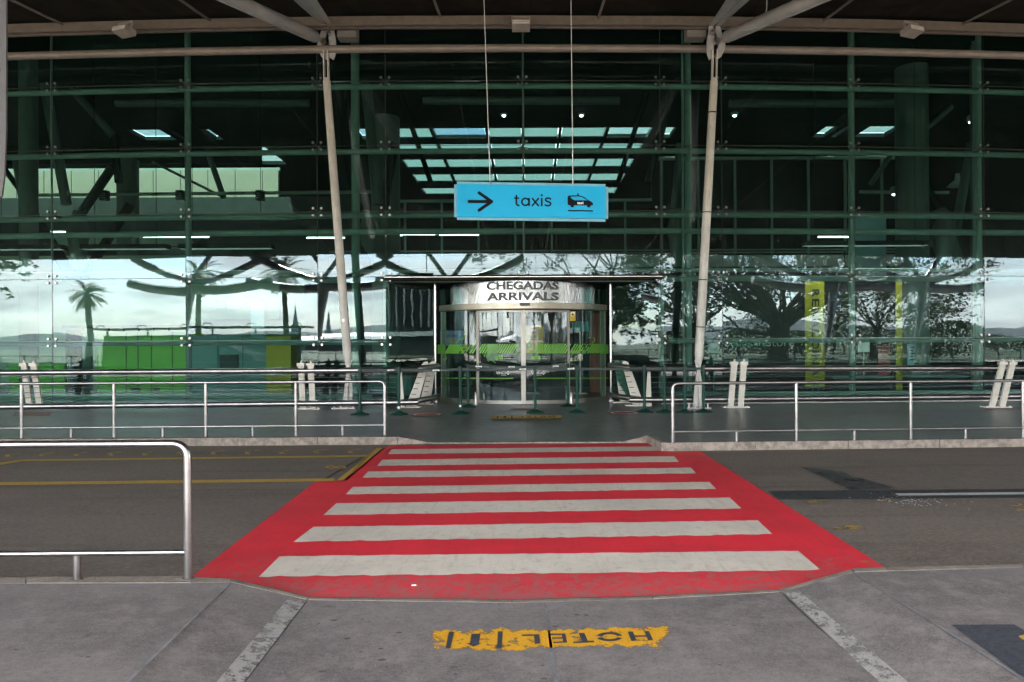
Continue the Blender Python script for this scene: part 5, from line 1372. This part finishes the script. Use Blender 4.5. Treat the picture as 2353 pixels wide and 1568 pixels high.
def palm(label, x, Y, ztop, seed, fr=1.9):
    rnd = random.Random(seed); p = refl(x, 860, Y); b = Vector((p.x, Y, -.1)); top = b + Vector((rnd.uniform(-.3,.3), 0, ztop))
    t = thing('palm_tree', label, 'palm tree', b, 'palms behind the camera')
    MB().tube([b, b.lerp(top,.3)+Vector((.1,0,0)), b.lerp(top,.7)+Vector((.05,0,0)), top], [.30, .22, .20, .24], 12).build('trunk', BARK, t, True)
    m = MB()
    for k in range(34):
        a = rnd.random()*6.28; el = rnd.uniform(-.75, 1.2); d = Vector((math.cos(a)*math.cos(el), math.sin(a)*math.cos(el), math.sin(el)))
        ln = fr*rnd.uniform(.8, 1.2); pr = top.copy(); sd_ = d.cross(Vector((0,0,1))); sd_ = (sd_ if sd_.length > .1 else Vector((1,0,0))).normalized()
        for s in range(10):
            q = pr + d*ln/10; d = (d + Vector((0,0,-.13))).normalized()
            m.poly([pr - sd_*.012, pr + sd_*.012, q + sd_*.012, q - sd_*.012])
            lf = .42*math.sin(math.pi*(s+1.5)/12.5)
            for sg_ in (-1, 1):
                e_ = q + sd_*sg_*lf + d*lf*.6 + Vector((0,0,-.25*lf)); m.poly([pr, q, e_])
            pr = q
    m.build('crown', LEAF2, t)
palm('short palm mirrored above the glossy dark cylinder', 206, -19, 5.6, 1, 1.5)
palm('tall palm mirrored beside the long glass joint at left', 452, -22, 7.4, 2, 2.2)
palm('tall palm mirrored above the purple diamond notice', 657, -22, 7.6, 3, 2.2)
palm('palm mirrored left of the doors below the glass transom', 905, -26, 6.6, 4, 2.0)
palm('low palm mirrored behind the yellow lettered banner', 1915, -40, 2.6, 6, 2.6)
# hedge row and shrubs, spire, roofs, shelter, parked car, hills
rnd = random.Random(3)
def shrub(label, x, Y, r, h, n=1700):
    p = refl(x, 860, Y); b = Vector((p.x, Y, -.1)); t = thing('shrub', label, 'shrub', b, 'shrubs behind the camera')
    m = MB()
    for _ in range(n):
        a = rnd.random()*6.28; z = rnd.random()**.8; rr = r*math.sqrt(max(.03, 1-z*z))*math.sqrt(rnd.random())*1.05*(1+.18*math.sin(3*a+x))
        c = b + Vector((math.cos(a)*rr, math.sin(a)*rr, .15 + z*h)); s = rnd.uniform(.10, .22)
        u = Vector((rnd.gauss(0,1), rnd.gauss(0,1), rnd.gauss(0,1))).normalized(); w_ = u.orthogonal().normalized()
        m.poly([c-u*s, c+w_*s*.6, c+u*s, c-w_*s*.6])
    m.build('crown', LEAF, t); MB().tube([b, b+Vector((0,0,h*.7))], .12, 8).build('stem', BARK, t)
for x, Y, r, h, l in ((1560,-32,3.2,2.6,'dark shrub mirrored just right of the right leaning column'), (1700,-34,3.6,2.4,'dark shrub mirrored under the shop lettering'), (1830,-36,3.4,2.3,'dark shrub mirrored left of the yellow lettered banner'), (2100,-40,3.6,2.9,'shrub mirrored right of the narrow yellow strip'),
    (2190,-40,4.0,3.4,'tall shrub mirrored near the far right glass joint'), (2290,-38,3.8,2.2,'shrub mirrored at the far right end'), (1985,-60,5,3.2,'distant shrub mirrored behind the tall right mullion')): shrub(l, x, Y, r, h)
hl = MB(); pr = None
for k in range(90):
    X = -450 + k*10; z = 5.5 + 3.2*math.sin(k*.23) + 1.6*math.sin(k*.71+1) + (4 if X > 60 else 0)
    if pr: hl.poly([(pr[0], -320, -.2), (X, -320, -.2), (X, -345, z), (pr[0], -345, pr[1])]); hl.poly([(pr[0], -345, pr[1]), (X, -345, z), (X, -380, z*.9), (pr[0], -380, pr[1]*.9)])
    pr = (X, z)
struct(hl.build('hills', basic('far_hill', (.10,.12,.13), .9, 0, .4, .05)))
p = refl(681, 870, -120); t = thing('church_spire', 'grey pointed spire mirrored right of the yellow stand', 'spire', (p.x, -120, 0))
MB().lathe((p.x, -120, -.1), [(1.7, 0), (1.7, 3.0), (1.35, 3.4), (.75, 5.2), (.12, 9.2), (.03, 10.4)], 8).build('tower', basic('slate', (.14,.16,.20), .7), t)
p = refl(745, 870, -150); t = thing('church_spire', 'small distant spire mirrored just left of the left leaning column', 'spire', (p.x, -150, 0))
MB().lathe((p.x, -150, -.1), [(1.2, 0), (1.2, 4.0), (.8, 4.6), (.1, 9.0)], 8).build('tower', MATS['slate'], t)
p = refl(760, 880, -90); t = thing('low_hall_roof', 'long white low roof mirrored behind the left leaning column', 'building', (p.x, -90, 0))
MB().box(p.x-14, p.x+22, -96, -86, -.1, 1.6).build('wall', INGREY, t); MB().hexa([(p.x-15,-85,1.6),(p.x+23,-85,1.6),(p.x+23,-97,1.6),(p.x-15,-97,1.6)], [(p.x-15,-86,2.0),(p.x+23,-86,2.6),(p.x+23,-96,3.2),(p.x-15,-96,2.6)]).build('roof', SIGNWHITE, t)
# bus shelter with advert panels
YS = -9.0
a = refl(236, 780, YS); b = refl(692, 780, YS); t = thing('bus_shelter', 'dark bus shelter with a property advert, mirrored before the kiosks', 'shelter', (a.x, YS, -.12))
zr = refl(560, 757, YS).z; zp = refl(560, 772, YS).z
MB().box(a.x-.3, b.x+.6, YS-.7, YS+.7, zr-.05, zr+.08).build('roof', BLACK, t)
for k in range(6):
    X = a.x + .1 + k*(b.x - a.x - .2)/5; MB().tube([(X, YS-.2, -.12), (X, YS-.2, zr-.05)], .06, 8).build('post', BLACK, t)
    MB().tube([(X-.3, YS+.4, zr+.08), (X-.2, YS+.4, zr+.26), (X+.2, YS+.4, zr+.26), (X+.3, YS+.4, zr+.08)], .03, 6).build('hoop', BLACK, t)
MB().box(a.x, b.x, YS-.1, YS, -.1, zp).build('advert_panel', basic('advert_dark', (.012,.016,.017), .4), t)
ADV = basic('advert_letter', (.10,.11,.12), .5)
for s, x0, x1, y0, y1 in (('Looking for a property in Lisbon?', 690, 478, 880, 864), ('get the app everyone uses', 688, 536, 905, 889)):
    text('lettering', s, ADV, (lambda x0, x1, y0, y1: lambda u, v: refl(x0 + (x1-x0)*u, y0 + (y1-y0)*v, YS+.012))(x0, x1, y0, y1), t, .015)
t = thing('garden_wall', 'low dark garden wall mirrored behind the green partition at left', 'wall', (refl(60,860,-10).x, -10, -.12)); a = refl(-80, 832, -10); b = refl(152, 832, -10)
MB().box(a.x, b.x, -10.2, -10, -.12, a.z).build('coping_wall', basic('dark_wall', (.03,.03,.03), .8), t)
m = MB(); m.box(a.x, b.x, -10.25, -9.95, a.z, a.z+.05); m.build('coping', basic('dark_wall', (.03,.03,.03), .8), t)
# parked car, mirrored low at left
p = refl(520, 880, -6.0); t = thing('parked_car', 'dark car mirrored low behind the barrier at left', 'car', (p.x, -6.0, -.12))
prof = [(-2.1,.35),(-2.15,.7),(-1.9,.92),(-1.15,1.0),(-.6,1.40),(.7,1.45),(1.35,1.05),(2.0,.92),(2.15,.65),(2.1,.35)]
MB().prism([(p.x+x, -6.85, z-.12) for x, z in prof], (0, 1.7, 0)).build('body', basic('car_paint', (.03,.035,.04), .2, .3), t)
for sx in (-1.35, 1.35):
    for yy in (-6.9, -5.3): MB().tube([(p.x+sx, yy, .2), (p.x+sx, yy+.2, .2)], .32, 18).build('wheel', RUBBER, t)
MB().prism([(p.x+x, -5.14, z-.12) for x, z in [(-.95,1.02),(-.5,1.34),(.65,1.38),(1.15,1.04)]], (0,.01,0)).build('side_window', DGLASS, t)
# low fence along the planted ground
f = thing('low_fence', 'low dark metal fence mirrored along the planted ground', 'fence', (0, -13.5, -.12)); m = MB()
for z in (.25, .75): m.box(-60, 60, -13.53, -13.47, z, z+.05)
m.build('rails', BLACK, f); m = MB()
for k in range(61): m.box(-60+2*k-.03, -60+2*k+.03, -13.54, -13.46, -.12, .8)
m.build('pickets', BLACK, f)['kind'] = 'stuff'
# office block with white fins, mirrored obliquely in the left side pane; dense tree mirrored in the right one
t = thing('office_block', 'dark office block with white fins mirrored in the pane left of the doors', 'building', (86, -22, 0))
MB().box(76, 96, -37, -9, -.1, 15).build('wall', INDARK, t); m = MB()
for k in range(20): m.box(75.7, 76, -36.6+k*1.4, -36.38+k*1.4, 4.2, 13.2)
m.build('fins', basic('fin_grey', (.22,.23,.24), .6), t)
MB().box(75.8, 76, -36.9, -9.1, 2.8, 3.4).build('band', INSTEEL, t)
branchy('broad_tree', 'dense leafy tree mirrored in the pane right of the doors', Vector((-75, -28, -.1)), 17, 1.6, 21, 8, .5, 16000, .30, .2, 9, None, low=12)
branchy('broad_tree', 'taller leafy tree behind the one mirrored in the pane right of the doors', Vector((-86, -40, -.1)), 22, 1.6, 22, 8, .6, 16000, .36, .18, 9, None, low=12)
